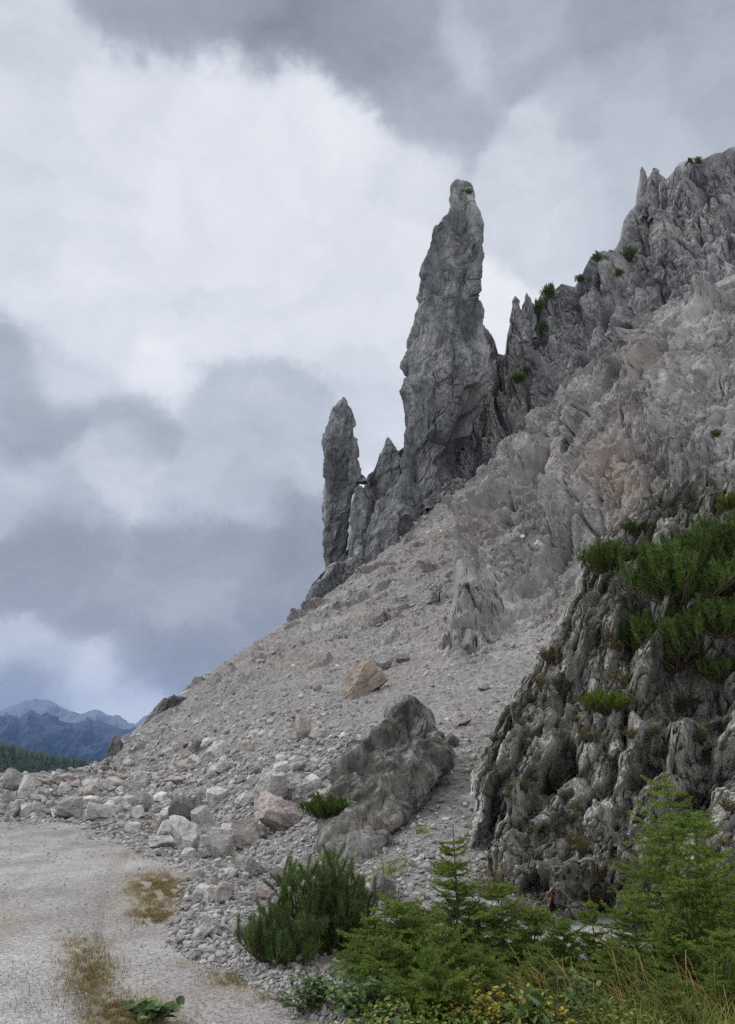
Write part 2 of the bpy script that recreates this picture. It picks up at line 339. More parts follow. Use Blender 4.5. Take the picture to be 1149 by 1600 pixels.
def leaf_mat(name, cols, trans=.25, rough=.55):
    m, nt, b = base_mat(name, rough, .3); L = nt.links.new
    g = nn(nt, 'ShaderNodeNewGeometry'); c = ramp(nt, g.outputs['Random Per Island'], [(i / (len(cols) - 1), x) for i, x in enumerate(cols)])
    tc = nn(nt, 'ShaderNodeTexCoord'); n = nn(nt, 'ShaderNodeTexNoise', i_Scale=3.0, i_Detail=3.0); L(tc.outputs['Object'], n.inputs['Vector'])
    c = mixc(nt, .7, c, ramp(nt, n.outputs['Fac'], [(.35, (.6, .62, .6)), (.65, (1.3, 1.25, 1.2))]), 'MULTIPLY')
    L(c, b.inputs['Base Color']); t = nn(nt, 'ShaderNodeBsdfTranslucent'); L(c, t.inputs[0])
    mx = nn(nt, 'ShaderNodeMixShader'); mx.inputs[0].default_value = trans; L(b.outputs[0], mx.inputs[1]); L(t.outputs[0], mx.inputs[2])
    L(mx.outputs[0], nt.nodes['Material Output'].inputs[0]); return m
M_pine = leaf_mat('pine_needles', [(.03, .06, .015), (.065, .12, .025), (.11, .18, .035), (.17, .23, .05)])
M_pine_young = leaf_mat('yellowish_pine_needles', [(0.078, 0.124, 0.023), (0.139, 0.202, 0.031), (0.217, 0.264, 0.039)])
M_mugo = leaf_mat('dull_pine_needles', [(.045, .085, .03), (.085, .145, .045), (.14, .21, .06), (.19, .26, .09)])
M_spruce = leaf_mat('spruce_needles', [(.07, .12, .025), (.13, .21, .04), (.23, .33, .06), (.33, .42, .09)])
M_leaf = leaf_mat('broad_leaves', [(.05, .10, .03), (.09, .16, .05), (.14, .23, .08), (.22, .28, .12)], .3)
M_weed = leaf_mat('weeds', [(.05, .09, .02), (.10, .17, .035), (.18, .26, .05), (.30, .30, .07), (.14, .22, .06)], .25)
M_yellow = leaf_mat('yellow_leaves', [(.16, .19, .03), (.34, .30, .045), (.52, .42, .06)], .3)
M_heather = leaf_mat('olive_shrub', [(0.070, 0.078, 0.023), (0.124, 0.132, 0.031), (0.186, 0.155, 0.046), (0.248, 0.202, 0.062)])
M_green_grass = leaf_mat('green_grass', [(0.124, 0.186, 0.046), (0.232, 0.279, 0.062), (0.403, 0.341, 0.109)], .3)
M_straw = leaf_mat('straw', [(.22, .16, .06), (.36, .24, .10), (.46, .33, .15), (.28, .15, .07)], .3)
M_dry = leaf_mat('dry_short_grass', [(.17, .125, .04), (.25, .19, .065), (.18, .16, .05), (.30, .24, .10)], .2)
def plain(name, c, rough=.9):
    m, nt, b = base_mat(name, rough); tc = nn(nt, 'ShaderNodeTexCoord'); n = nn(nt, 'ShaderNodeTexNoise', i_Scale=20., i_Detail=4.); nt.links.new(tc.outputs['Object'], n.inputs['Vector'])
    nt.links.new(mixc(nt, 1., c, ramp(nt, n.outputs['Fac'], [(.3, (.6,) * 3), (.7, (1.4,) * 3)]), 'MULTIPLY'), b.inputs['Base Color']); return m
M_bark = plain('bark', (.09, .07, .05))

# ------------------------------------------------------------------ far ground, hills, mountains
def far_ground():
    th = np.linspace(R(-75), R(75), 160); r = np.concatenate([[0.5], np.geomspace(2, 14000, 170)])
    T, Q = np.meshgrid(th, r, indexing='ij'); X = Q * np.sin(T); Y = Q * np.cos(T)
    Z = -.35 - 110 * smooth(Q, 60, 500) - 60 * smooth(Q, 500, 2500)
    n = fbm(np.stack([X, Y, 0 * X], -1).reshape(-1, 3) / 180., 4, 3).reshape(X.shape); Z = Z + n * 12 * smooth(Q, 60, 400)
    G = np.stack([X, Y, Z], -1)
    m = rock_mat('valley_floor', [(.05, .07, .03), (.10, .12, .05), (.2, .2, .14)], s=.02, stretch=(1, 1, 1), grain=10., dist=.1)
    tag(link('ground', mesh_from('ground', G, grid_faces(*G.shape[:2]), m, True)), kind='structure')
far_ground()
def range_(name, crest, Yc, Yb, zb, mats, seed, amp, nu=500, nv=110, fs=1.0):
    """one mountain chain: ridge line, flank falling towards the valley and a back side"""
    cu = np.array([c[0] for c in crest], float); cv = np.array([c[1] for c in crest], float)
    u = np.linspace(cu[0], cu[-1], nu); top = pt(u, np.interp(u, cu, cv), np.full(nu, Yc)); t = np.linspace(-.35, 1, nv)
    G = np.zeros((nv, nu, 3)); bot = top.copy(); bot[:, 0] *= Yb / Yc; bot[:, 1] = Yb; bot[:, 2] = zb
    for k, s in enumerate(t):
        if s < 0: G[k] = top + np.array([0, 1, 0]) * (-s) * (Yc - Yb) * 1.2; G[k, :, 2] = top[:, 2] + s * (top[:, 2] - zb)
        else: G[k] = top * (1 - s) + bot * s; G[k, :, 2] = zb + (top[:, 2] - zb) * (1 - s) ** 1.15
    S = (Yc - Yb) * fs; q = G.reshape(-1, 3) / S
    d = (ridged(q * np.array([4, 2.2, 3.]), 5, seed, .52) - 1.2).reshape(nv, nu)
    fade = smooth(np.abs(t), 0, .22)[:, None]; G[..., 2] += d * amp * fade; G[..., 0] += d * amp * .5 * fade
    G[..., 2] += (fbm(q.reshape(-1, 3) * 14, 3, seed + 9).reshape(nv, nu)) * amp * .10
    me = mesh_from(name, G, grid_faces(nv, nu), mats, False, {'h': np.broadcast_to((1 - np.clip(np.abs(t), 0, 1))[:, None], (nv, nu)) + d * .12})
    return tag(link(name, me), kind='structure'), G
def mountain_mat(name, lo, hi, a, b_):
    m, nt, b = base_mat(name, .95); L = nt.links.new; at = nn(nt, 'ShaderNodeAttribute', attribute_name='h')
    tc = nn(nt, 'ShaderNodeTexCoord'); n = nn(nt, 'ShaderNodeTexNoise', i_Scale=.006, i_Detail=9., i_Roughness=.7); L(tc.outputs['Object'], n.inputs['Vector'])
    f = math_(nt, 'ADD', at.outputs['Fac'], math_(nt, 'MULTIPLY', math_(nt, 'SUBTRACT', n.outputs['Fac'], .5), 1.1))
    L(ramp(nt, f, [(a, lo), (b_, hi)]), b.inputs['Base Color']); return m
range_('far_mountains', [(-260, 1120), (-120, 1105), (-40, 1118), (0, 1110), (15, 1103), (28, 1099), (40, 1093), (48, 1093), (55, 1090), (62, 1092), (72, 1091), (82, 1097), (95, 1104), (105, 1109), (115, 1114), (123, 1117), (130, 1113), (138, 1111), (150, 1109), (158, 1111), (165, 1115), (175, 1117), (185, 1124), (198, 1129), (210, 1133), (216, 1128), (225, 1119), (233, 1115), (245, 1113), (300, 1120), (420, 1110)],
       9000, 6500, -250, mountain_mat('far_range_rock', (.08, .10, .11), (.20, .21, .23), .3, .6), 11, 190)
range_('mountains', [(-260, 1135), (-100, 1105), (-30, 1125), (0, 1119), (12, 1115), (20, 1118), (28, 1124), (36, 1116), (47, 1108), (54, 1112), (66, 1120), (80, 1127), (93, 1134), (104, 1134), (112, 1131), (122, 1131), (130, 1126), (139, 1122), (146, 1127), (153, 1124), (162, 1128), (175, 1133), (190, 1137), (210, 1143), (240, 1150), (300, 1160), (420, 1150)],
       5600, 3900, -230, mountain_mat('near_range_forest_haze_tint', (.005, .012, .026), (.06, .07, .10), .5, .75), 23, 150)  # forest and rock colours carry painted-in haze blue on top of the volume
hill_obj, HG = range_('forest_hill', [(-420, 1120), (-200, 1138), (-60, 1152), (0, 1159), (30, 1166), (60, 1174), (100, 1182), (150, 1189), (200, 1195), (300, 1202)],
       950, 620, -95, plain('forest_floor', (.03, .045, .015)), 31, 9, nu=200, nv=60)
def forest():
    """a far wood: one mass of jagged conifer crowns"""
    V = []; Fc = []; n0 = 0; r = np.random.default_rng(5)
    lev = 6; sides = 7
    for k in range(5200):
        i = int(r.uniform(18, 58)); j = int(r.uniform(50, 190)); b = HG[i, j] + r.normal(0, 2.2, 3) * np.array([1, 1, 0.1])
        h = r.uniform(4, 9); rad = h * r.uniform(.17, .26); pts = [b]
        V.append(np.array([b + np.array([0, 0, h])])); ring0 = n0 + 1
        for l in range(lev):
            for s_ in (0, 1):
                rr = rad * ((l + 1) / lev) * (1.0 if s_ else .0) + (rad * (l / lev) * .5 if not s_ else 0)
                z = h * (1 - (l + (1.1 if s_ else .15)) / lev * .93); a = np.arange(sides) * 2 * np.pi / sides + r.uniform(0, 6)
                rj = rr * r.uniform(.65, 1.25, sides) + .05
                V.append(b + np.stack([np.cos(a) * rj, np.sin(a) * rj, np.full(sides, z) - (rj * .25 if s_ else 0)], 1))
        m = lev * 2
        for q in range(sides): Fc.append((n0, ring0 + q, ring0 + (q + 1) % sides, ring0 + (q + 1) % sides))
        for l in range(m - 1):
            for q in range(sides):
                a0 = ring0 + l * sides; Fc.append((a0 + q, a0 + (q + 1) % sides, a0 + sides + (q + 1) % sides, a0 + sides + q))
        n0 += 1 + m * sides
    Fc = np.array(Fc); tri = np.concatenate([Fc[:, :3], Fc[Fc[:, 2] != Fc[:, 3]][:, [0, 2, 3]]])
    m = leaf_mat('far_conifers', [(.014, .036, .012), (.024, .055, .016), (.045, .08, .02)], .05)
    tag(link('forest', mesh_from('forest', np.concatenate(V), tri, m)), 'dark green conifer wood covering the hill beyond the rubble bank', 'forest', kind='stuff')
forest()

# ------------------------------------------------------------------ gravel track
def track():
    th = np.linspace(R(-48), R(40), 520); r = np.geomspace(2.2, 60, 620)
    T, Q = np.meshgrid(th, r, indexing='ij'); X = Q * np.sin(T); Y = Q * np.cos(T); p = np.stack([X, Y, 0 * X], -1).reshape(-1, 3)
    Z = .035 * fbm(p * .6, 4, 5) + .012 * fbm(p * 5, 3, 8); Z = Z.reshape(X.shape)
    u, v = proj(np.stack([X, Y, 0 * X], -1))
    och = np.zeros(X.shape)
    for (cu, cv, a, b, w) in ((245, 1400, 62, 40, .9), (150, 1520, 45, 60, .55), (110, 1490, 40, 30, .4), (215, 1590, 80, 40, .7), (0, 1445, 40, 30, .45), (230, 1335, 60, 8, .4), (380, 1540, 60, 22, .6), (300, 1500, 30, 12, .5)):
        och = np.maximum(och, w * np.exp(-(((u - cu) / a) ** 2 + ((v - cv) / b) ** 2) ** 1.5))
    for c0, wd in ((-6.2, .16), (-4.6, .16), (-3.9, .13), (-2.6, .13)):   # wheel ruts
        Z -= .035 * np.exp(-((X - c0 - .25 * np.sin(Y * .35) - (Y - 8) * -.22) / wd) ** 2)
    G = np.stack([X, Y, Z], -1); me = mesh_from('gravel_track', G, grid_faces(*X.shape), M_track, True, {'ochre': och})
    tag(link('gravel_track', me), kind='structure')
track()

# ------------------------------------------------------------------ the mountain side: scree and slabs
CREST = [(-200, 1214, 31), (0, 1212, 31), (60, 1210, 32), (100, 1208, 35), (130, 1203, 40), (160, 1191, 46), (200, 1152, 50), (240, 1115, 54), (320, 1057, 58), (400, 1005, 60), (480, 948, 62), (560, 890, 64), (640, 822, 66),
         (700, 774, 67), (756, 736, 68), (800, 703, 68), (837, 681, 67.5), (882, 599, 66), (927, 576, 64), (995, 550, 62), (1029, 497, 60), (1081, 460, 58), (1149, 430, 56), (1300, 370, 54), (1420, 340, 52)]
FOOT = [(-200, 1278), (0, 1276), (60, 1280), (110, 1284), (180, 1302), (232, 1328), (300, 1357), (298, 1398), (280, 1433), (268, 1468), (313, 1492), (392, 1535), (461, 1569), (540, 1605)]
OUT = [(-200, 1310), (0, 1310), (100, 1315), (180, 1345), (240, 1375), (240, 1420), (225, 1470), (260, 1520), (350, 1570), (430, 1610), (500, 1640)]
inner = [(60, 1245, 26.5), (-100, 1245, 26.5), (180, 1250, 25), (250, 1220, 28), (250, 1280, 21), (350, 1300, 16.8), (350, 1250, 19.8), (350, 1200, 24), (350, 1150, 30), (350, 1100, 42), (250, 1170, 38), (450, 1170, 22), (600, 1170, 18),
         (740, 1180, 16), (400, 1060, 44), (570, 1060, 32), (700, 1060, 27), (800, 1050, 26), (480, 1000, 48), (600, 1000, 40), (700, 1000, 35), (560, 950, 52), (650, 950, 46), (700, 950, 43), (620, 880, 58), (700, 880, 53), (700, 820, 61),
         (780, 780, 58), (780, 880, 47), (780, 950, 40), (780, 1000, 34), (850, 1000, 31), (850, 900, 40), (850, 800, 50), (850, 720, 60), (950, 900, 34), (950, 800, 41), (950, 700, 50), (950, 620, 58), (1000, 780, 38), (1050, 700, 43),
         (1050, 600, 50), (1149, 700, 36), (1149, 600, 42), (1149, 500, 50), (1300, 700, 34), (1300, 500, 46), (650, 1400, 9.1), (700, 1250, 13.4), (740, 1250, 13.4), (650, 1300, 12), (560, 1350, 10.9), (600, 1430, 8.5), (450, 1400, 9.9),
         (450, 1330, 12.5), (450, 1280, 15.2), (500, 1250, 16.3), (500, 1200, 19.4), (380, 1370, 11.5), (380, 1450, 8.2), (560, 1500, 7.1), (650, 1480, 7.4), (800, 1400, 9.4), (900, 1500, 7.5), (1100, 1500, 7.6), (1149, 1600, 5.9),
         (900, 1600, 5.7), (1300, 1600, 6), (700, 1600, 5.75), (900, 1300, 14), (1100, 1300, 14), (900, 1100, 22), (1000, 1000, 26), (1149, 850, 29), (1100, 1100, 20), (1300, 1100, 20), (1300, 1300, 13)]
ctl = list(CREST) + inner + [(u, v, float(groundY(v, 0.02))) for u, v in FOOT] + [(u, v, float(groundY(v, -.14))) for u, v in OUT]
ctl = np.array(ctl, float); SR = RBF(ctl[:, :2], np.log(ctl[:, 2]))
def surfY(u, v): return np.exp(SR(u, v))
ROCKP = [(845, 672), (778, 752), (748, 835), (738, 900), (722, 960), (704, 1012), (722, 1034), (765, 1012), (800, 992), (870, 962), (905, 905), (930, 850), (1420, 760), (1420, 300), (1000, 530), (900, 585)]
RIBS = [  # polyline, height m, width px, asymmetry
    ([(838, 690), (785, 752), (752, 830), (740, 900), (722, 970), (700, 1020)], 2.6, 30), ([(860, 720), (812, 790), (800, 850), (790, 900), (745, 1010)], 1.8, 26),
    ([(1030, 500), (960, 600), (890, 650), (850, 700), (820, 780), (835, 830)], 2.2, 30), ([(1085, 480), (1040, 560), (1010, 640), (950, 720), (905, 800), (880, 880)], 2.6, 34),
    ([(1149, 470), (1090, 540), (1075, 600), (1040, 680), (1000, 740)], 2.4, 30), ([(1149, 590), (1110, 660), (1080, 730), (1060, 770)], 2., 28), ([(930, 640), (905, 700), (895, 780)], 1.6, 20), ([(1200, 560), (1149, 660), (1120, 740)], 1.6, 26)]
SL = {}
def slope():
    nu, nv = 1150, 1050
    cu = np.array([c[0] for c in CREST], float); cv = np.array([c[1] for c in CREST], float)
    u = np.linspace(-200, 1400, nu); vt = np.interp(u, cu, cv) - 2; t = np.linspace(0, 1, nv)
    U = np.broadcast_to(u[None], (nv, nu)).copy(); Vv = vt[None] + (1655 - vt[None]) * t[:, None]
    Yd = np.exp(SR(U, Vv)); G = pt(U, Vv, Yd); N = normals(G)
    flip = (N * (G - np.array([0, 0, CAMZ]))).sum(-1) > 0; N[flip] *= -1
    P = G.reshape(-1, 3); w = fbm(P * .35, 3, 40)
    rock = soft_poly(U + w.reshape(nv, nu) * 34, Vv + perlin(P * 1.1, 43).reshape(nv, nu) * 14, ROCKP, 20.)
    sz = Yd / FPX                                                       # metres per photo pixel here
    Pw = P + .5 * np.stack([w, perlin(P * .5, 41), perlin(P * .5, 42)], 1)
    Q = along(Pw, (.50, .35, .79), .38)
    f0, e0 = facets(Q * .2, 50, .45, 1.0, .16); f1, e1 = facets(Q * .5, 51, .45, 1.0); f2, e2 = facets(Q * 1.2, 52, .4, 1.0); f3, e3 = facets(Pw * 3.2, 53, .4); f4, e4 = facets(Pw * 6.5, 54, .4)
    rel = (f0 * 1.3 + f1 * .6 + f2 * .28 + f3 * .11 + f4 * .05 - 1.0 * clefts(Q * .7, 57, .035) - .5 * clefts(Q * 1.8, 59, .04) - .25 * clefts(Q * 4., 60, .05) + .5 * fbm(Q * .25, 3, 49) + .30 * ridged(along(Pw, (.50, .35, .79), .13) * 1.6, 3, 47, .55)).reshape(nv, nu)
    rib = np.zeros((nv, nu)); wob = fbm(P * .22, 2, 61).reshape(nv, nu) * 14
    for poly, h, wd in RIBS:
        d, s, tt = seg_dist(U + wob, Vv, poly); d = d * np.where(s > 0, 2.2, .6)
        rib = np.maximum(rib, h * np.exp(-(d / wd) ** 1.1) * smooth(tt, -.02, .12) * (1 - smooth(tt, .85, 1.02)))
    scr = (.05 * f3 + .10 * fbm(P * .8, 4, 70) + .035 * fbm(P * 5., 2, 75)).reshape(nv, nu) * np.clip(sz / .018, .35, 2.2)
    # flow lines of the scree: shallow runnels down the slope, and small steps of half-buried ledges
    run = fbm(np.stack([(P[:, 0] * .45 + P[:, 1] * .9) * .9, (P[:, 0] * .9 - P[:, 1] * .45) * .10, P[:, 2] * .05], 1), 4, 81).reshape(nv, nu)
    led, _ = facets(Pw * np.array([.5, .5, 1.1]), 84); led = np.clip(led - .25, 0, 1).reshape(nv, nu)
    upper = smooth(Yd, 30, 50)
    disp = rock * (rel * 1.0 + rib) + (1 - rock) * (scr + .35 * run * smooth(Yd, 12, 40) + upper * led * .9)
    edge = smooth(Vv - vt[None], 0, 10) * .8 + .2
    G2 = G + N * (disp * edge)[..., None]
    och = np.zeros((nv, nu))
    w2 = fbm(P * .5, 3, 90).reshape(nv, nu) * 30
    for (a, b, ra, rb, k) in ((985, 775, 42, 52, .75), (1040, 600, 40, 46, .45), (780, 870, 26, 46, .35), (690, 845, 40, 10, .5), (1125, 665, 8, 22, .8), (1000, 700, 30, 50, .35), (900, 950, 60, 40, .22), (640, 880, 60, 14, .3), (560, 960, 70, 14, .3), (470, 1030, 80, 18, .25), (700, 1000, 60, 22, .22), (1145, 255, 8, 15, .5), (430, 1370, 20, 20, .3), (600, 1050, 90, 20, .2)):
        och = np.maximum(och, k * np.exp(-(((U + w2 - a) / ra) ** 2 + ((Vv + w2 * .6 - b) / rb) ** 2)))
    # far side: the ridge falls away behind the skyline
    back = []
    for k in range(1, 16):
        q = G2[0] + np.array([.10, 1.0, -.55 * k * .18 - .12]) * k * 1.1; q[:, 2] += .6 * perlin(q * .4, 95); back.append(q)
    back = np.array(back[::-1]); A = np.concatenate([back, G2]); rk = np.concatenate([np.repeat(rock[:1], 15, 0), rock]); oc = np.concatenate([np.repeat(och[:1], 15, 0), och])
    Fq = grid_faces(A.shape[0], nu); z = A.reshape(-1, 3)[:, 2]; Fq = Fq[(z[Fq] > -.13).any(1)]
    tag(link('mountain_slope', mesh_from('mountain_slope', A, Fq, M_slope, False, {'rock': rk, 'ochre': oc, 'run': np.concatenate([np.repeat(run[:1], 15, 0), run])})), kind='structure')
    SL.update(run=run, G=G2, N=N, U=U, V=Vv, Y=Yd, rock=rock, u0=-200., du=1600. / (nu - 1), vt=vt, nv=nv, nu=nu)
slope()
def on_slope(u, v):
    j = int(np.clip(round((u - SL['u0']) / SL['du']), 0, SL['nu'] - 1)); i = int(np.clip(round((v - SL['vt'][j]) / (1655 - SL['vt'][j]) * (SL['nv'] - 1)), 0, SL['nv'] - 1))
    return SL['G'][i, j].copy(), SL['N'][i, j].copy(), float(SL['Y'][i, j])

# ------------------------------------------------------------------ ridge wall behind the spires
WC = [(455, 975, 63), (470, 958, 64), (478, 940, 65), (489, 911, 66), (500, 900, 67), (511, 889, 68), (530, 872, 68.5), (547, 855, 69), (552, 800, 70), (562, 762, 70), (568, 764, 70), (575, 742, 71), (584, 735, 71), (590, 720, 71), (594, 706, 71), (599, 712, 71), (603, 690, 71),
      (607, 684, 71), (613, 697, 71), (622, 706, 71.5), (630, 700, 73), (660, 690, 75), (700, 640, 76), (735, 560, 77), (752, 514, 77), (758, 512, 77), (768, 520, 77.5), (774, 535, 78), (779, 552, 78), (786, 555, 78), (791, 553, 78), (793, 522, 78), (799, 500, 78), (801, 474, 78), (805, 468, 78), (810, 476, 78), (815, 486, 78),
      (820, 470, 78), (823, 462, 78), (828, 474, 78), (836, 478, 78), (846, 458, 78), (856, 450, 78), (868, 452, 78), (878, 442, 78), (890, 446, 78), (898, 448, 77), (908, 432, 77), (918, 408, 77), (930, 396, 76), (944, 391, 76), (954, 394, 76), (962, 386, 75.5), (970, 370, 75), (974, 345, 75), (984, 328, 75), (996, 318, 74), (1000, 300, 74),
      (1001, 275, 74), (1003, 263, 74), (1008, 270, 74), (1013, 284, 74), (1017, 272, 74), (1022, 265, 74), (1030, 272, 73), (1038, 284, 73), (1050, 272, 73), (1062, 256, 72), (1075, 252, 72), (1090, 254, 72), (1102, 247, 71), (1118, 238, 71), (1130, 236, 70), (1140, 230, 70), (1149, 228, 70), (1200, 205, 69), (1300, 170, 67), (1400, 150, 66)]
WL = {}
def wall():
    nu, nv = 1100, 560; cu, cv, cy = (np.array([c[k] for c in WC], float) for k in range(3))
    u = np.linspace(455, 1400, nu); vc = np.interp(u, cu, cv); yc = np.interp(u, cu, cy)
    su = np.array([c[0] for c in CREST], float); vf = np.interp(u, su, [c[1] for c in CREST]) + 16; yf = np.interp(u, su, [c[2] for c in CREST]) + .6
    vf = np.maximum(vf, vc + 14)
    t = np.linspace(0, 1, nv); U = np.broadcast_to(u[None], (nv, nu)); V = vc + (vf - vc) * t[:, None]
    ys = np.convolve(np.pad(yc, 12, 'edge'), np.ones(25) / 25, 'valid'); Y = ys + (yf - ys) * (t[:, None] ** 1.25)
    G = pt(U, V, Y); Gs = pt(U, np.convolve(np.pad(vc, 30, 'edge'), np.ones(61) / 61, 'valid') * (1 - t[:, None]) + vf * t[:, None], Y); N = normals(Gs)
    fl = (N * (G - np.array([0, 0, CAMZ]))).sum(-1) > 0; N[fl] *= -1
    P = G.reshape(-1, 3); w = fbm(P * .3, 3, 140); Pw = P + .6 * np.stack([w, perlin(P * .45, 141), perlin(P * .45, 142)], 1)
    AX = (.14, .05, 1); Q = along(Pw, AX, .3); NH = N.copy(); NH[..., 2] *= .4; NH /= np.linalg.norm(NH, axis=-1, keepdims=True)
    rel = upright(Pw, .22, AX, .3, 1.5, .15, 150, .7) + upright(Pw, .55, AX, .3, .85, .12, 151, .7) + upright(Pw, 1.3, AX, .35, .42, .15, 152, .6) + upright(Pw, 3., AX, .6, .2, 0., 153)
    rel = rel - 1.6 * clefts(Q * .38, 156, .04) - .7 * clefts(Q * 1.0, 157, .045) - .4 * clefts(Q * 2.4, 159, .06) + .9 * fbm(Pw * np.array([.16, .16, .07]), 3, 158)
    edge = smooth(t, 0, .09)[:, None] * .92 + .08
    caves = np.zeros((nv, nu))
    for (a, b, ra, rb, k) in ((740, 690, 16, 44, 2.4), (925, 640, 6, 22, 1.2), (1010, 390, 18, 30, 1.5), (560, 840, 5, 40, 1.2)):
        caves += k * np.exp(-(((U - a + (V - b) * .35) / ra) ** 2 + ((V - b) / rb) ** 2))
    G2 = G + NH * (((rel.reshape(nv, nu)) * edge) - caves)[..., None]
    back = [G2[0] + np.array([.0, 1.0, -.25 - .22 * k]) * k * .9 for k in range(1, 14)]; A = np.concatenate([np.array(back[::-1]), G2])
    tag(link('ridge_cliff', mesh_from('ridge_cliff', A, grid_faces(A.shape[0], nu), M_wall)), kind='structure')
    WL.update(P=G2.reshape(-1, 3)); WL['uv'] = np.stack(proj(WL['P']), 1)
wall()
def near_hit(store, u, v, rad=5.):
    q = store['uv']; d2 = (q[:, 0] - u) ** 2 + (q[:, 1] - v) ** 2; m = np.where(d2 < rad * rad)[0]
    if len(m) == 0: m = np.array([int(np.argmin(d2))])
    return store['P'][m[np.argmin(store['P'][m][:, 1])]].copy()

# ------------------------------------------------------------------ free standing rocks (closed bodies)
def pillar(name, prof, mat, depth, seed, scales, label, cat, nth=420, nz=520, group=None, back=.0, aniso=.42, axis=(.32, .1, .94), dents=()):
    """prof rows: v, left u, right u, Y. A closed irregular column, each cross-section a rounded polygon of its own real depth"""
    prof = sorted(prof, key=lambda r: -r[0]); a = np.array(prof, float)
    v = np.linspace(a[0, 0], a[-1, 0], nz); uL, uR, Y = (np.interp(-v, -a[:, 0], a[:, k]) for k in (1, 2, 3))
    C = pt((uL + uR) / 2, v, Y); W = (pt(uR, v, Y) - pt(uL, v, Y))[:, 0] / 2 * .955
    th = np.linspace(0, 2 * np.pi, nth, endpoint=False); Wc = np.maximum(W, .01)
    Ws = np.convolve(np.pad(Wc, 20, 'edge'), np.ones(41) / 41, 'valid')
    D = np.minimum(Ws, 1.6 * Wc) * depth
    ct, st = np.cos(th), np.sin(th); e = .82; cx = np.sign(ct) * np.abs(ct) ** e; sy = np.sign(st) * np.abs(st) ** e
    G = np.zeros((nz, nth, 3)); G[..., 0] = C[:, None, 0] + Wc[:, None] * cx; G[..., 1] = C[:, None, 1] + back + D[:, None] * sy; G[..., 2] = C[:, None, 2] + 0 * cx
    N = np.zeros_like(G); N[..., 0] = ct; N[..., 1] = st
    P = G.reshape(-1, 3); s0 = scales[0]; w = fbm(P / s0 * .8, 3, seed); Pw = P + .25 * s0 * np.stack([w, perlin(P / s0 * 1.2, seed + 1), perlin(P / s0 * 1.2, seed + 2)], 1); disp = 0
    Q = along(Pw, axis, aniso)
    scl_ = list(scales) + [scales[-1] * .45]
    for k, (s, am) in enumerate(zip(scl_, (.42, .36, .28, .24, .20))):
        f, ee = facets((Q if k < 3 else Pw) / s * 1.15, seed + 10 + k, .5, 1.0); disp = disp + f * s * am - s * .16 * crackf(ee, Pw, .7 / s, .035, seed + 50 + k)
    disp = disp - s0 * .07 * clefts(Q / s0 * 2.2, seed + 60, .035) - s0 * .04 * clefts(Q / s0 * 5.5, seed + 61, .045) + s0 * .22 * fbm(P / s0 * .8, 3, seed + 70)
    disp = disp.reshape(nz, nth) * np.minimum(1, Wc / (s0 * .55))[:, None]
    Gp = np.concatenate([G[:, -2:], G, G[:, :2]], 1); Nt = normals(Gp)[:, 2:-2]; Nt *= np.sign((Nt * N).sum(-1, keepdims=True)); N = Nt; N[-3:] = [0, 0, 1]
    disp *= (1 - .5 * np.abs(ct))[None]                                # outline stays near the traced one, relief on the faces
    pu, pv = proj(G.reshape(-1, 3)); pu = pu.reshape(nz, nth); pv = pv.reshape(nz, nth)
    for (a_, b_, ra_, rb_, k_) in dents: disp = disp - k_ * np.exp(-(((pu - a_ + (pv - b_) * .3) / ra_) ** 2 + ((pv - b_) / rb_) ** 2)) * (st < 0)[None]
    G += N * disp[..., None]; top = (np.arange(nz) / nz)[:, None]
    G[..., 2] += .12 * s0 * perlin(P / s0 * 1.5, seed + 30).reshape(nz, nth)
    base = np.array([C[0, 0], C[0, 1], C[0, 2]]); V = np.concatenate([(G - base).reshape(-1, 3), [(G[-1].mean(0) - base)]])
    Fq = grid_faces(nz, nth, True); capi = nz * nth; j = np.arange(nth); cap = np.stack([(nz - 1) * nth + j, (nz - 1) * nth + (j + 1) % nth, np.full(nth, capi), np.full(nth, capi)], 1)
    tri = np.concatenate([Fq[:, [0, 1, 2]], Fq[:, [0, 2, 3]], cap[:, :3]])
    o = tag(link(name, mesh_from(name, V, tri, mat), loc=base), label, cat, group); return o, G
main_prof = [(288, 711, 722, 70), (290, 706, 730, 70), (295, 703, 738, 70), (305, 702, 742, 70), (318, 700, 743, 70), (333, 696, 747, 70), (345, 688, 750, 70), (352, 678, 752, 70), (357, 674, 753, 70), (372, 671, 755, 70), (386, 668, 757, 70), (400, 665, 759, 70), (412, 663, 759, 70), (438, 661, 758, 70), (455, 657, 756, 70),
             (478, 653, 755, 70), (508, 649, 754, 70), (530, 648, 757, 70), (548, 645, 762, 70), (565, 638, 766, 70), (572, 634, 767, 70), (590, 635, 766, 70), (600, 633, 763, 70), (607, 628, 761, 70), (613, 626, 760, 70), (622, 627, 757, 70), (631, 635, 754, 70), (650, 639, 748, 69.8), (661, 641, 741, 69.6), (680, 635, 732, 69.4),
             (692, 632, 724, 69.2), (710, 628, 714, 69.2), (722, 625, 706, 69.3), (740, 619, 701, 69.4), (760, 614, 699, 69.4), (790, 606, 704, 69), (830, 600, 700, 68.5), (870, 596, 690, 68)]
_, MG = pillar('rock_spire', main_prof, M_spire, .85, 201, (4.2, 1.8, .8, .36), 'tallest grey rock needle with blunt top rising from the scree crest', 'rock spire', 560, 900, dents=((722, 690, 15, 44, 3.2), (700, 720, 40, 8, 1.0), (712, 380, 18, 40, .8)))
sml = [(620, 536, 538, 69), (625, 533, 541, 69), (631, 529, 543, 69), (640, 524, 548, 69), (650, 518, 553, 69), (665, 511, 556, 69), (680, 505, 556, 69), (690, 503, 557, 69), (705, 506, 559, 69), (722, 508, 561, 69), (740, 507, 562, 69), (757, 506, 560, 69), (768, 505, 552, 69), (790, 505, 547, 69), (819, 506, 547, 69), (853, 506, 543, 69), (870, 507, 535, 69), (880, 509, 530, 69), (900, 512, 540, 69)]
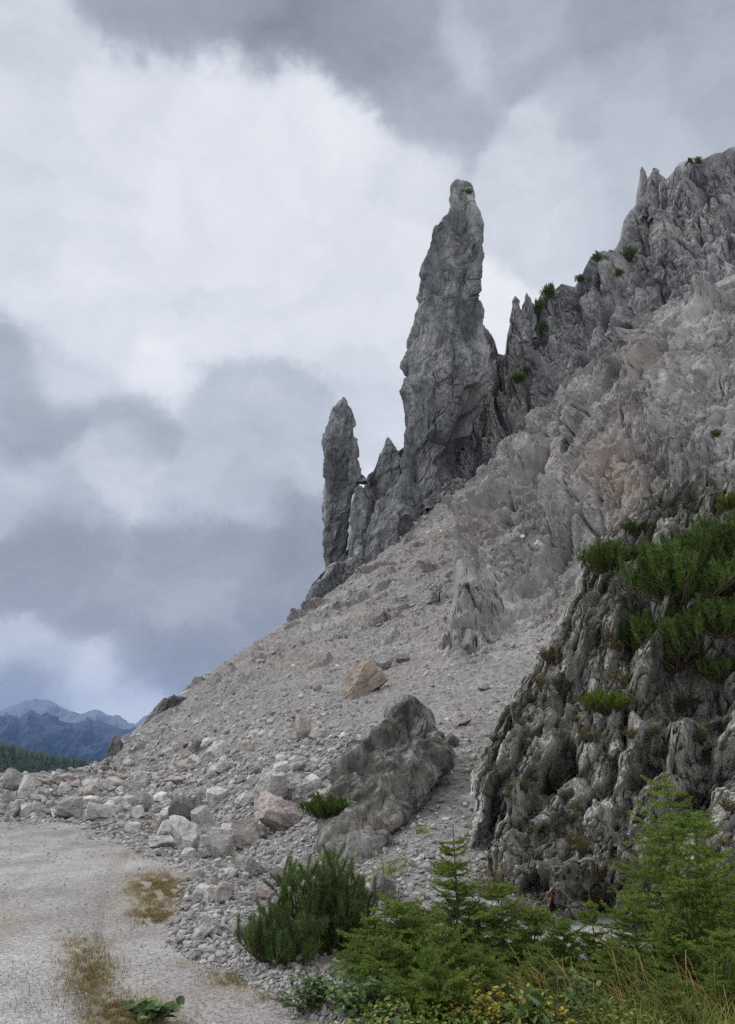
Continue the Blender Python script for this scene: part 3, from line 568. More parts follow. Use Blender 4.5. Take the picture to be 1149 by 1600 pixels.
_, SG = pillar('rock_spire', sml, M_spire, .8, 231, (1.5, .75, .35), 'slim pointed grey rock needle standing apart, lower than the tallest one', 'rock spire', 380, 640)
pillar('rock_buttress', [(742, 561, 567, 68.6), (750, 552, 575, 68.6), (754, 551, 577, 68.6)][::1] + [(744, 558, 570, 68.6)], M_spire, .7, 240, (1., .5), 'small rock block wedged between the slim needle and the ridge', 'rock', 90, 60)
pillar('rock_buttress', [(760, 558, 566, 67.6), (768, 552, 569, 67.5), (790, 548, 572, 67.2), (830, 546, 574, 66.8), (860, 543, 573, 66.4), (890, 536, 570, 66)], M_spire, .8, 243, (1.8, .8, .35), 'narrow rock column close behind the slim needle', 'rock column', 240, 260)
pillar('rock_buttress', [(776, 598, 612, 66.6), (782, 588, 624, 66.4), (800, 578, 640, 66), (830, 570, 650, 65.4), (870, 566, 640, 64.6), (900, 566, 630, 64)], M_spire, .55, 246, (2.2, 1., .4), 'broad grey rock buttress at the scree edge below the ridge gap', 'rock buttress', 300, 240)
pillar('rock_tooth', [(684, 605, 608, 70), (690, 602, 612, 70), (705, 598, 622, 70), (720, 594, 627, 70), (745, 590, 630, 70), (800, 588, 634, 69.5)], M_spire, .7, 249, (1.6, .7, .3), 'small pointed rock tooth between the two tall needles', 'rock tooth', 150, 160)
pillar('rock_tooth', [(464, 804, 807, 77.8), (470, 801, 811, 77.8), (485, 799, 815, 77.8), (510, 795, 820, 77.8), (540, 795, 822, 78)], M_wall, .6, 252, (1.2, .5), 'pointed rock tooth at the lower notch of the ridge', 'rock tooth', 110, 120)
pillar('rock_tooth', [(458, 822, 824, 77.8), (466, 820, 828, 77.8), (480, 817, 833, 77.8), (500, 815, 838, 77.8), (530, 815, 838, 78)], M_wall, .6, 255, (1.2, .5), 'thin rock tooth beside dark dwarf pine on the ridge', 'rock tooth', 110, 120)
pillar('rock_tooth', [(261, 1002, 1004, 74), (268, 1000, 1008, 74), (280, 1000, 1013, 74), (310, 999, 1022, 74), (340, 1000, 1022, 74.2)], M_wall, .6, 258, (1.2, .5), 'slender dark rock fang high on the ridge skyline', 'rock tooth', 110, 130)
pillar('rock_tooth', [(263, 1020, 1023, 73.8), (270, 1017, 1030, 73.8), (282, 1014, 1038, 73.8), (312, 1012, 1046, 73.8), (345, 1012, 1046, 74)], M_wall, .6, 261, (1.3, .55), 'wider rock fang just uphill of the slender dark one', 'rock tooth', 110, 130)
pillar('rock_outcrop', [(1148, 178, 180, 45.5), (1153, 176, 184, 45.5), (1162, 174, 189, 45.5), (1172, 171, 192, 45.5), (1184, 168, 196, 45.4), (1200, 166, 198, 45.2)], M_wall, .7, 264, (.7, .3), 'lone brown rock horn on the low end of the scree skyline', 'rock', 120, 110)
pillar('rock_outcrop', [(1089, 268, 284, 52), (1094, 256, 292, 52), (1104, 246, 290, 52), (1114, 238, 280, 52), (1128, 230, 262, 51.5), (1142, 222, 246, 51), (1152, 220, 240, 50.5)], M_wall, .9, 267, (1.2, .5, .25), 'brown bedrock hump breaking the smooth scree skyline', 'rock outcrop', 200, 170)
pillar('rock_outcrop', [(868, 545, 556, 65.2), (876, 532, 562, 65), (890, 514, 560, 64.6), (905, 500, 548, 64), (920, 490, 530, 63.4), (936, 483, 508, 62.8), (950, 476, 492, 62.2), (962, 470, 484, 61.8)], M_spire, .6, 270, (2., .9, .4), 'dark rounded rock shoulder at the base of the slim needle', 'rock outcrop', 260, 240)
oc = [(1086, 638, 645, 16.4), (1092, 628, 652, 16.3), (1104, 617, 662, 16.1), (1112, 606, 667, 16), (1120, 604, 672, 15.8), (1138, 583, 688, 15.4), (1151, 565, 696, 15.1), (1178, 541, 703, 14.6), (1195, 535, 702, 14.3), (1209, 529, 700, 14), (1225, 524, 692, 13.6), (1240, 517, 676, 13.3), (1271, 508, 646, 12.7), (1282, 503, 634, 12.4), (1298, 504, 620, 12.1),
      (1324, 508, 606, 11.6), (1340, 508, 594, 11.3), (1355, 511, 580, 11.1), (1372, 513, 560, 10.8), (1385, 515, 545, 10.6), (1400, 518, 535, 10.5)]
_, OG = pillar('rock_outcrop', oc, M_outcrop, .75, 281, (.8, .4, .2, .1), 'dark craggy outcrop jutting from the scree with a small pine on its flank', 'rock outcrop', 560, 620, aniso=.7, axis=(.1, 0, 1))

M_slab = rock_mat('fresh_slab', [(.17, .163, .165), (.29, .28, .278), (.42, .41, .405)], s=.8, stretch=(1, 1, .5), stain=(.30, .235, .195), stain_amt=.5, grain=5., dist=.12)
def rib(prof, lab, seed, sc_=(1.6, .8, .35), depth=.8, off=2.4):
    v0, v1 = prof[0][0], prof[-1][0]; pr = [(v, a, b, float(surfY((a + b) / 2, v)) + 1.6 - (off + 1.6) * max(0., math.sin(math.pi * min(1, max(0, (v - v0) / (v1 - v0))))) ** .5) for v, a, b in prof]; pillar('rock_rib', pr, M_slab, depth, seed, sc_, lab, 'rock rib', 260, 420, aniso=.4, axis=(.5, .35, .79))
rib([(748, 786, 796), (760, 778, 804), (790, 764, 812), (830, 751, 808), (870, 743, 798), (900, 740, 790), (940, 731, 772), (980, 719, 752), (1010, 706, 732), (1025, 702, 720)], 'long dark edged rib standing between open scree and the broken gully', 601)
rib([(622, 900, 908), (640, 884, 914), (690, 864, 908), (740, 850, 894), (780, 846, 880), (800, 848, 868)], 'rounded buttress above the gully under the ridge foot', 609)
rib([(520, 1040, 1050), (560, 1012, 1044), (620, 975, 1016), (680, 942, 984), (740, 912, 952), (800, 890, 922), (850, 884, 900)], 'long steep slab rib running down towards the rim pines', 613, (1.8, .8, .35), .6)
rib([(545, 1076, 1084), (570, 1056, 1086), (610, 1044, 1078), (650, 1030, 1060), (690, 1020, 1040)], 'brown stained slab edge high on the pale face', 617, (1.5, .7, .3), .6)
# ------------------------------------------------------------------ weathered crag
CL = {}
def crag():
    nv, nu = 1000, 760
    ve = np.array([1650, 1560, 1500, 1480, 1460, 1430, 1400, 1380, 1350, 1320, 1260, 1200, 1150, 1110, 1060, 1010, 960, 900, 860, 820, 785, 765, 752, 742], float)
    ue = np.array([905, 885, 872, 860, 848, 815, 775, 757, 747, 740, 741, 744, 768, 792, 820, 852, 880, 903, 926, 962, 1008, 1050, 1100, 1149], float)
    c = np.array([(860, 1480, 8.5), (740, 1320, 10.3), (742, 1200, 11.2), (800, 1100, 11.8), (850, 1010, 12.1), (905, 900, 12.4), (965, 820, 12.8), (1010, 780, 12.8), (1149, 742, 12.4), (1400, 700, 12), (850, 1400, 9.3), (850, 1250, 10.4), (850, 1120, 11.4), (950, 1450, 8.4), (950, 1300, 9.4), (950, 1150, 10.3), (950, 1000, 11.2),
                  (1050, 1450, 8.0), (1050, 1200, 9.6), (1050, 1050, 10.3), (1050, 900, 11.1), (1149, 1400, 7.8), (1149, 1200, 9.0), (1149, 1050, 9.8), (1149, 900, 10.6), (1149, 800, 11.5), (1400, 1400, 7.2), (1400, 1000, 9.2), (1400, 850, 10), (900, 1600, 7.7), (1100, 1600, 7.4), (1400, 1600, 6.9), (905, 1650, 7.6)], float)
    rb = RBF(c[:, :2], np.log(c[:, 2]))
    v = np.linspace(1650, 742, nv); uL = np.interp(-v, -ve, ue); vz = np.stack([v * 0, v * .02, v * 0], 1); uL = uL + 16 * fbm(vz, 4, 371, .6) + 6 * perlin(vz * 5.3, 377); s = np.linspace(0, 1, nu)
    U = uL[:, None] + (1400 - uL[:, None]) * s[None] ** 1.15; V = np.broadcast_to(v[:, None], U.shape)
    V = V - 44 * ((U - uL[:, None]) / 260).clip(0, 1.4) * smooth(V, 900, 742)     # top edge climbs gently
    Y = np.exp(rb(U, V)); edge = np.exp(-(U - uL[:, None]) / 22.); Y = Y * (1 + .10 * edge)
    G = pt(U, V, Y); N = normals(pt(U, V, np.exp(rb(U, V)))); fl = (N * (G - np.array([0, 0, CAMZ]))).sum(-1) > 0; N[fl] *= -1
    P = G.reshape(-1, 3); w = fbm(P * .9, 3, 340); Pw = P + .07 * np.stack([w, perlin(P * 1.7, 341), perlin(P * 1.7, 342)], 1); 
    AX = (.14, .0, 1); Q = along(Pw, AX, .22)
    rel = upright(Pw, 1.1, AX, .26, .26, .16, 350, .8) + upright(Pw, 2.6, AX, .22, .26, .12, 351, 1.1, 1.3) + upright(Pw, 6., AX, .25, .14, .05, 352, 1.1, 1.3) + upright(Pw, 13., AX, .45, .065, .0, 353) + upright(Pw, 26., AX, .6, .032, .0, 359)
    rel = rel - .30 * clefts(Q * 1.6, 354, .035) - .16 * clefts(Q * 3.8, 355, .045) - .10 * clefts(Q * 9., 356, .07) + .22 * fbm(Pw * np.array([.7, .7, .4]), 2, 358)
    NH = N * .3 + np.array([-.18, -.68, .04]); NH /= np.linalg.norm(NH, axis=-1, keepdims=True)
    rel = rel.reshape(nv, nu) * (.35 + .65 * smooth(U - uL[:, None], 0, 30))
    cave = np.zeros(U.shape)
    for (a, b, ra, rb_, k) in ((1000, 945, 16, 26, 1.6), (975, 1130, 5, 30, .8), (930, 1410, 16, 30, .6), (1100, 1070, 60, 50, 1.2), (1085, 1270, 30, 26, .6)):
        cave += k * np.exp(-(((U - a) / ra) ** 2 + ((V - b) / rb_) ** 2))
    G2 = G + NH * (rel - cave)[..., None]
    left = np.array([G2[:, 0] + np.array([.10 * k * k * .3, .35 * k, 0]) for k in range(14, 0, -1)]).transpose(1, 0, 2)
    A = np.concatenate([left, G2], 1)
    top = np.array([A[-1] + np.array([0, .5 * k, -.05 * k * k]) for k in range(1, 12)]); A = np.concatenate([A, top])
    base = np.array([2.5, 9., 0.]); o = link('crag', mesh_from('crag', A - base, grid_faces(*A.shape[:2]), M_crag), loc=base)
    tag(o, 'fissured grey crag with pines and mossy ledges, rising beside the scree chute', 'crag')
    pu, pv = proj(G2.reshape(-1, 3)); Fg = grid_faces(nv, nu); cu_, cv_ = pu[Fg].mean(1), pv[Fg].mean(1); wv = 3.6 + 1.5 * np.sin(cv_ * .5) - (cv_ > 1404) * .8
    sel = (np.abs(cu_ - 863) < wv) & (cv_ > 1391) & (cv_ < 1428); Fs = Fg[sel]; ids, inv = np.unique(Fs, return_inverse=True); pm, pnt, pb = base_mat('trail_paint', .7)
    tcp = nn(pnt, 'ShaderNodeTexCoord'); sp = nn(pnt, 'ShaderNodeSeparateXYZ'); pnt.links.new(tcp.outputs['Generated'], sp.inputs[0]); pn = nn(pnt, 'ShaderNodeTexNoise', i_Scale=30., i_Detail=5.); pnt.links.new(tcp.outputs['Object'], pn.inputs['Vector'])
    pc = ramp(pnt, math_(pnt, 'ADD', sp.outputs['Z'], math_(pnt, 'MULTIPLY', pn.outputs['Fac'], .3)), [(.5, (.17, .12, .08)), (.72, (.19, .10, .065)), (.82, (.17, .045, .032))]); pnt.links.new(pc, pb.inputs['Base Color'])
    if len(Fs): tag(link('trail_mark', mesh_from('trail_mark', G2.reshape(-1, 3)[ids] + np.array([-.001, -.007, .001]), inv.reshape(-1, 4), pm)), 'faded red painted trail mark running down the foot of the crag', 'trail mark')
    CL['P'] = G2.reshape(-1, 3); CL['uv'] = np.stack(proj(CL['P']), 1)
crag()

# ------------------------------------------------------------------ stones
def ico(level):
    t = (1 + 5 ** .5) / 2
    V = np.array([(-1, t, 0), (1, t, 0), (-1, -t, 0), (1, -t, 0), (0, -1, t), (0, 1, t), (0, -1, -t), (0, 1, -t), (t, 0, -1), (t, 0, 1), (-t, 0, -1), (-t, 0, 1)], float)
    Fc = [(0, 11, 5), (0, 5, 1), (0, 1, 7), (0, 7, 10), (0, 10, 11), (1, 5, 9), (5, 11, 4), (11, 10, 2), (10, 7, 6), (7, 1, 8), (3, 9, 4), (3, 4, 2), (3, 2, 6), (3, 6, 8), (3, 8, 9), (4, 9, 5), (2, 4, 11), (6, 2, 10), (8, 6, 7), (9, 8, 1)]
    V = list(V / np.linalg.norm(V[0]))
    for _ in range(level):
        mid = {}; F2 = []
        def m(a, b):
            k = (min(a, b), max(a, b))
            if k not in mid: q = V[a] + V[b]; V.append(q / np.linalg.norm(q)); mid[k] = len(V) - 1
            return mid[k]
        for a, b, c in Fc: x, y, z = m(a, b), m(b, c), m(c, a); F2 += [(a, x, z), (b, y, x), (c, z, y), (x, y, z)]
        Fc = F2
    return np.array(V), np.array(Fc, np.int32)
ICO = {k: ico(k) for k in (0, 1, 2, 3, 4, 5)}
def block_shape(V, seed, planes=13, rough=.05, box=(.62, .9)):
    """an angular broken block: a ball cut by random planes, then chipped"""
    r = np.random.default_rng(seed); n = r.normal(size=(planes, 3)); n /= np.linalg.norm(n, axis=1, keepdims=True); d = r.uniform(.5, .92, planes)
    n = np.concatenate([n, [[0, 0, 1], [0, 0, -1], [1, 0, .1], [-1, .1, 0], [0, -1, .15], [0, 1, 0]]]); d = np.concatenate([d, r.uniform(box[0], box[1], 6)])
    n /= np.linalg.norm(n, axis=1, keepdims=True)
    q = d[None] / np.maximum(V @ n.T, 1e-3); rad = np.minimum(q.min(1), 1.25); P = V * rad[:, None]
    if rough:
        f, e = facets(P * 2.3 + seed, seed, .6, .8); f2, _ = facets(P * 6 + seed, seed + 1)
        P = P + V * (rough * (f + .45 * f2 + .8 * fbm(P * 3 + seed, 3, seed)))[:, None]
    return P
def rot_rand(r, n, tilt=.5):
    """rotation matrices: free turn about z, limited tilt"""
    a = r.uniform(0, 2 * np.pi, n); b = r.normal(0, tilt, n); c = r.normal(0, tilt, n)
    ca, sa, cb, sb, cc, sc = np.cos(a), np.sin(a), np.cos(b), np.sin(b), np.cos(c), np.sin(c); Z = np.zeros(n); O = np.ones(n)
    Rz = np.stack([ca, -sa, Z, sa, ca, Z, Z, Z, O], 1).reshape(n, 3, 3); Rx = np.stack([O, Z, Z, Z, cb, -sb, Z, sb, cb], 1).reshape(n, 3, 3); Ry = np.stack([cc, Z, sc, Z, O, Z, -sc, Z, cc], 1).reshape(n, 3, 3)
    return Rx @ Ry @ Rz
def stones_mesh(name, pos, size, nrm, level, seed, nproto=10, flat=.55, sink=.15, tilt=.35):
    r = np.random.default_rng(seed); n = len(pos); V0, F0 = ICO[level]
    protos = [block_shape(V0, seed * 100 + k, 5, .04 if level > 1 else 0, (.42, .72)) * 1.25 for k in range(nproto)]
    pid = r.integers(0, nproto, n); Rr = rot_rand(r, n, tilt)
    z = nrm / np.linalg.norm(nrm, axis=1, keepdims=True); x = np.cross(np.array([0., 1, 0]), z); x /= np.linalg.norm(x, axis=1, keepdims=True); y = np.cross(z, x); B = np.stack([x, y, z], 2)
    sc = size[:, None] * np.stack([r.uniform(.75, 1.3, n), r.uniform(.6, 1.1, n), r.uniform(flat * .6, flat * 1.35, n)], 1) * .5
    P = np.stack(protos)[pid] * sc[:, None, :]; P = np.einsum('nij,nvj->nvi', B @ Rr, P) + (pos + z * (sc[:, 2:3] * (1 - 2 * sink)))[:, None, :]
    Fc = (F0[None] + (np.arange(n) * len(V0))[:, None, None]).reshape(-1, 3)
    return mesh_from(name, P.reshape(-1, 3), Fc, M_stones)
def sample_slope(n, r, dens):
    """random spots on the slope surface kept by a density field over it"""
    out = []
    while len(out) < n:
        m = 60000; u = r.uniform(-60, 1000, m); v = r.uniform(700, 1640, m); j = np.round((u - SL['u0']) / SL['du']).astype(int); vt = SL['vt'][j]
        i = np.round((v - vt) / (1655 - vt) * (SL['nv'] - 1)).astype(int); ok = (i > 2) & (i < SL['nv'] - 1); u, v, i, j = u[ok], v[ok], i[ok], j[ok]
        G = SL['G'][i, j]; ok = (G[:, 2] > -.04) & (r.uniform(size=len(u)) < dens(u, v) * (1 - .88 * SL['rock'][i, j]) * (1.1 - .95 * smooth(SL['run'][i, j], -.12, .25) * (v < 1180))); out.extend(zip(i[ok], j[ok]))
    ij = np.array(out[:n]); return SL['G'][ij[:, 0], ij[:, 1]], SL['N'][ij[:, 0], ij[:, 1]], SL['Y'][ij[:, 0], ij[:, 1]]
RUB = [(-60, 1205), (130, 1205), (200, 1165), (300, 1130), (420, 1090), (520, 1100), (560, 1150), (520, 1210), (505, 1290), (520, 1400), (430, 1500), (300, 1500), (230, 1330), (60, 1285), (-60, 1285)]
def d_small(u, v):
    base = .10 + .9 * soft_poly(u, v, RUB, 40) + .5 * soft_poly(u, v, [(470, 1200), (560, 1000), (690, 900), (730, 820), (760, 800), (700, 900), (600, 1060), (560, 1180)], 25) + .5 * (v > 1300) + .6 * soft_poly(u, v, [(700, 1120), (800, 1030), (860, 1000), (800, 1120), (735, 1240)], 14)
    st = np.sin((u * .62 + v * .78) * .045 + 2 * np.sin(u * .01)) * .5 + .5
    return np.clip(base * (.55 + .45 * st), 0, 1)
def scree_stones():
    r = np.random.default_rng(3)
    p, n, y = sample_slope(52000, r, d_small); s = y / FPX * np.clip(r.lognormal(.95, .42, len(p)), 1.4, 7.5)
    tag(link('gravel', stones_mesh('scree_stones', p, s, n, 0, 1, 12)), 'small broken limestone covering the scree slope', 'scree stones', kind='stuff')
    p, n, y = sample_slope(9500, r, lambda u, v: np.clip(soft_poly(u, v, RUB, 30) + .10 + .35 * (v > 1330), 0, 1)); s = y / FPX * np.clip(r.lognormal(2.0, .34, len(p)), 4.5, 17)
    tag(link('rubble', stones_mesh('scree_rubble', p, s, n, 1, 2, 14)), 'fist to head sized limestone pieces scattered over the scree', 'rubble', kind='stuff')
    # loose stones on the track
    m = 15000; u = r.uniform(-40, 620, m); v = r.uniform(1283, 1600, m); Y = groundY(v); P = pt(u, v, Y); dfoot, _, _ = seg_dist(u, v, FOOT)
    keep = r.uniform(size=m) < np.clip(.22 + np.exp(-dfoot / 14.), 0, 1); P, Y, dfoot = P[keep], Y[keep], dfoot[keep]
    P[:, 2] = .0; s = Y / FPX * np.clip(r.lognormal(.75, .45, len(P)) * (1 + 1.2 * np.exp(-dfoot / 12.)), 1.2, 9)
    tag(link('pebbles', stones_mesh('track_stones', P, s, np.tile([[0., 0, 1]], (len(P), 1)), 0, 4, 8)), 'pale pebbles lying loose on the gravel track', 'pebbles', kind='stuff')
scree_stones()

BM = [mesh_from('boulder_shape', block_shape(ICO[5][0], 900 + k, 12, .07, (.55, .88)) * 1.12, ICO[5][1], M_boulder) for k in range(8)]
RM = [mesh_from('rock_shape', block_shape(ICO[3][0], 950 + k, 10, .06, (.5, .88)) * 1.12, ICO[3][1], M_boulder) for k in range(12)]
PALE, WHITE, GREY, DARK, TAN, PINK = (.50, .485, .47), (.64, .63, .62), (.37, .36, .35), (.20, .19, .185), (.39, .33, .28), (.47, .42, .39)
def put_rock(name, mesh, u, vb, w, h, col, tilt=0., depth=.9, seed=0, sink=.12, spin=None, Y=None):
    """a rock whose base rests on the slope or the track"""
    j = (u - SL['u0']) / SL['du']; g, n, y = on_slope(u, vb)
    if g[2] < 0: y = float(groundY(min(vb, 1640))); g = pt(u, vb, y)
    W = w / FPX * y * .60; H = h / FPX * y * .60; r = np.random.default_rng(seed + int(u * 7 + vb))
    o = link(name, mesh, loc=(g[0], g[1] + W * depth * .45, g[2] + H * (1 - 2 * sink)))
    o.scale = (W * 1.02, W * depth, H * 1.02); o.rotation_euler = (r.normal(0, .3), tilt + r.normal(0, .12), r.uniform(0, 6.28) if spin is None else spin); o.color = (*col, 1)
    return o
named = [
 (102, 1280, 44, 30, GREY, 0, 'rounded grey boulder with dark front at the end of the gravel track'), (150, 1281, 40, 24, PALE, .1, 'broad pale boulder just beyond the rounded grey one at the track end'),
 (220, 1272, 26, 27, GREY, 0, 'upright grey block behind the track end, amid paler rubble'), (37, 1252, 20, 32, WHITE, .15, 'tall upright white block in the low rubble bank'), (15, 1236, 30, 26, GREY, 0, 'squat grey boulder on top of the low rubble bank'),
 (63, 1231, 24, 11, TAN, 0, 'flat tan slab lying on the low rubble bank'), (12, 1264, 32, 22, GREY, .1, 'low grey block at the foot of the rubble bank'), (100, 1238, 18, 16, WHITE, 0, 'small white block high in the rubble bank'), (135, 1250, 36, 14, GREY, -.5, 'tilted grey slab leaning on the rubble behind the track end'),
 (311, 1174, 34, 20, DARK, 0, 'dark grey wedge boulder halfway along the lower scree'), (291, 1288, 60, 34, DARK, -.45, 'long dark tilted slab above the large white boulder'),
 (287, 1336, 42, 52, WHITE, -.25, 'largest white boulder standing at the edge of the track'), (312, 1306, 28, 38, PALE, .1, 'pale block pressed behind the largest white boulder'), (344, 1342, 36, 46, PALE, .15, 'big pale boulder with pointed top next to the largest white one'),
 (252, 1327, 34, 19, WHITE, -.1, 'low white boulder nearest the open gravel'), (294, 1341, 22, 15, WHITE, 0, 'small round white stone at the foot of the largest boulder'), (318, 1322, 26, 22, TAN, .1, 'brown block wedged in the gap between two big pale boulders'), (322, 1341, 28, 14, PALE, 0, 'flat pale stone in front of the brown wedged block'),
 (378, 1329, 50, 42, PINK, -.1, 'reddish stained boulder with lichen beside the boulder cluster'), (437, 1299, 60, 42, PINK, -.35, 'pinkish slab boulder above the cluster, close to the dark outcrop'), (418, 1268, 48, 54, PALE, 0, 'tall pale blocky boulder in the middle of the rubble'),
 (452, 1250, 40, 34, GREY, .2, 'grey boulder leaning against the tall pale blocky one'), (383, 1263, 34, 20, WHITE, -.15, 'white rounded boulder beside the tall pale blocky one'), (472, 1248, 34, 24, PALE, -.1, 'pale boulder with rusty spot near the small pine'),
 (439, 1213, 28, 16, WHITE, 0, 'flat white boulder up the rubble from the tall blocky one'), (348, 1209, 24, 17, PALE, .1, 'pale block alone in the fine rubble'), (474, 1160, 24, 38, PINK, .1, 'upright reddish block standing on the lower scree'), (496, 1158, 18, 20, PALE, .5, 'pale slab propped beside the upright reddish block'),
 (218, 1228, 24, 18, PALE, 0, 'small pale block by the skyline end of the rubble'), (390, 1372, 54, 26, GREY, -.6, 'smooth grey slab tilted towards the track'), (444, 1388, 44, 20, DARK, -.1, 'dark flat boulder half buried below the outcrop'), (414, 1437, 42, 24, PALE, -.3, 'pale flat boulder just uphill of the pine bush'),
 (478, 1373, 34, 26, GREY, .3, 'grey cracked block at the very foot of the dark outcrop'), (321, 1491, 24, 11, WHITE, 0, 'small flat white stone on the track edge near grass'), (599, 1411, 34, 32, DARK, 0, 'dark squarish boulder on the fine scree below the outcrop'), (568, 1088, 60, 40, TAN, -.75, 'big tan boulder stranded high on the open scree'),
 (601, 1048, 32, 30, GREY, .3, 'grey block resting behind the big tan boulder'), (630, 1034, 26, 12, DARK, -.6, 'thin dark slab uphill of the big tan boulder'), (668, 978, 22, 14, PALE, .5, 'pale flat slab beneath the dead branch on the scree'), (678, 945, 26, 22, GREY, -.4, 'loose grey blocks ledge next to the dead branch'), (725, 1134, 26, 22, PINK, 0, 'pinkish block in the chute above the crag foot'),
 (706, 1168, 22, 18, DARK, .2, 'small dark block touching the outcrop in the chute'), (755, 1080, 20, 12, PALE, .1, 'flat pale stone high in the stony chute'), (526, 1246, 26, 18, PALE, 0, 'pale block tucked beside the small pine on the outcrop'), (400, 1318, 28, 20, GREY, 0, 'grey block between the reddish and pinkish boulders'), (865, 888, 20, 14, WHITE, .4, 'white block caught in the gully above the crag')]
for k, (u, vb, w, h, col, ti, lab) in enumerate(named):
    if vb > 1600: continue
    if k in (38, 39, 45): name = 'rock'
    else: name = 'boulder'
    tag(put_rock(name, BM[k % 8], u, vb, w, h, col, ti, seed=k), lab, 'boulder' if name == 'boulder' else 'rock')
def more_rocks():
    r = np.random.default_rng(12)
    zones = [(56, [(-20, 1212), (110, 1212), (140, 1235), (90, 1275), (-20, 1272)], (9, 27), 'limestone rock among many in the low bank at the track end', 'rocks of the low rubble bank'),
             (130, [(120, 1225), (240, 1165), (380, 1150), (500, 1190), (500, 1290), (400, 1330), (250, 1315), (150, 1282)], (11, 32), 'angular limestone rock in the rubble field at the scree foot', 'rocks of the rubble field'),
             (45, [(250, 1370), (330, 1360), (480, 1340), (500, 1390), (420, 1480), (330, 1490), (275, 1460)], (11, 30), 'angular rock on the bank between grass patch and pine bush', 'rocks of the bank beside the track'),
             (30, [(560, 1400), (640, 1330), (700, 1300), (720, 1390), (640, 1440)], (8, 18), 'small angular rock on fine scree between outcrop and crag', 'rocks between outcrop and crag')]
    for n, poly, (a, b), lab, grp in zones:
        xs = [p[0] for p in poly]; ys = [p[1] for p in poly]; k = 0
        while k < n:
            u, v = r.uniform(min(xs), max(xs)), r.uniform(min(ys), max(ys))
            if not in_poly(np.array(u), np.array(v), poly): continue
            w = a + (b - a) * r.uniform() ** 2.2; col = (PALE, PALE, WHITE, WHITE, GREY, PINK)[r.integers(6)]; col = tuple(np.array(col) * r.uniform(.85, 1.1))
            tag(put_rock('rock', RM[k % 12], u, v + w * .3, w, w * r.uniform(.45, .85), col, r.normal(0, .6), seed=k), lab, 'rock', grp); k += 1
more_rocks()

# ------------------------------------------------------------------ plants
def tubes(paths, sides=5):
    V = []; Fc = []; n0 = 0; a = np.arange(sides) * 2 * np.pi / sides
    for P, r0, r1 in paths:
        P = np.asarray(P, float); m = len(P); T = np.gradient(P, axis=0); T /= np.linalg.norm(T, axis=1, keepdims=True) + 1e-9
        x = np.cross(T, [.31, .2, .93]); x /= np.linalg.norm(x, axis=1, keepdims=True) + 1e-9; y = np.cross(T, x); rr = np.linspace(r0, r1, m)
        V.append((P[:, None] + rr[:, None, None] * (np.cos(a)[None, :, None] * x[:, None] + np.sin(a)[None, :, None] * y[:, None])).reshape(-1, 3))
        Fc.append(grid_faces(m, sides, True) + n0); n0 += m * sides
    return np.concatenate(V), np.concatenate(Fc)
def needles(segs, r, per_m, length, ang, width, jitter=.3):
    """thin triangles standing off the given twigs"""
    A = np.array([s[0] for s in segs]); B = np.array([s[1] for s in segs]); L = np.linalg.norm(B - A, axis=1); cnt = np.maximum(3, (L * per_m * r.uniform(.8, 1.2, len(L))).astype(int))
    idx = np.repeat(np.arange(len(segs)), cnt); n = len(idx); t = r.uniform(0, 1, n)[:, None]; ax = ((B - A) / L[:, None])[idx]; o = A[idx] * (1 - t) + B[idx] * t
    q = r.normal(size=(n, 3)); q -= (q * ax).sum(1, keepdims=True) * ax; q /= np.linalg.norm(q, axis=1, keepdims=True)
    al = ang + r.normal(0, jitter, n); d = ax * np.cos(al)[:, None] + q * np.sin(al)[:, None]; ln = (length * r.uniform(.7, 1.15, n))[:, None]
    s = np.cross(d, r.normal(size=(n, 3))); s /= np.linalg.norm(s, axis=1, keepdims=True); s *= width / 2
    return np.stack([o - s, o + s, o + d * ln], 1).reshape(-1, 3), np.arange(n * 3).reshape(-1, 3)
def curve(a, b, c, n=5):
    t = np.linspace(0, 1, n)[:, None]; a, b, c = (np.asarray(x, float) for x in (a, b, c)); return a * (1 - t) ** 2 + b * 2 * t * (1 - t) + c * t * t
def pine_meshes(seed, R_, H, nstem, nl, width, per_m, mat, up=.8, flat=.5, tw_=2):
    """dwarf mountain pine: stems sweep outward then up, each twig a dense brush of needles"""
    r = np.random.default_rng(seed); paths = []; segs = []
    for k in range(nstem):
        az = r.uniform(0, 6.283); rad = R_ * r.uniform(.15, 1) ** .7; h = H * (1 - .55 * (rad / R_) ** 2) * r.uniform(.6, 1.05); e = np.array([math.cos(az) * rad, math.sin(az) * rad * .9, h])
        m = np.array([e[0] * .6, e[1] * .6, h * .35]); c = curve((r.normal(0, R_ * .06), r.normal(0, R_ * .06), -.05 * H), m, e, 7); paths.append((c, .018 * (R_ + H) * .5 + .004, .004))
        for q in range(1, 7):
            for _ in range(tw_ if q < 6 else tw_ + 1):
                p = c[q] + (c[q] - c[q - 1]) * r.uniform(-.6, 0); d = np.array([r.normal(0, .55), r.normal(0, .55), up]); d /= np.linalg.norm(d); L = nl * r.uniform(2.2, 4.2)
                s = curve(p, p + d * L * .4 + r.normal(0, .1 * L, 3), p + d * L * .75 + np.array([0, 0, L * .3]), 3); paths.append((s, .005, .003)); segs += [(s[0] * .4 + s[1] * .6, s[1]), (s[1], s[2])]
    return tubes(paths, 4), needles(segs, r, per_m, nl, .62, width)
def plant(name, loc, stems, leaves, leafmat, label, cat, group=None, scale=1., rz=0., stem_name='stems', leaf_name='foliage', rx=0.):
    root = empty(name, loc); root.scale = (scale,) * 3; root.rotation_euler = (rx, 0, rz); tag(root, label, cat, group)
    if stems is not None: link(stem_name, stems, root)
    link(leaf_name, leaves, root); return root
def build(nm, vf, mat): return mesh_from(nm, vf[0], vf[1], mat)
PV = []
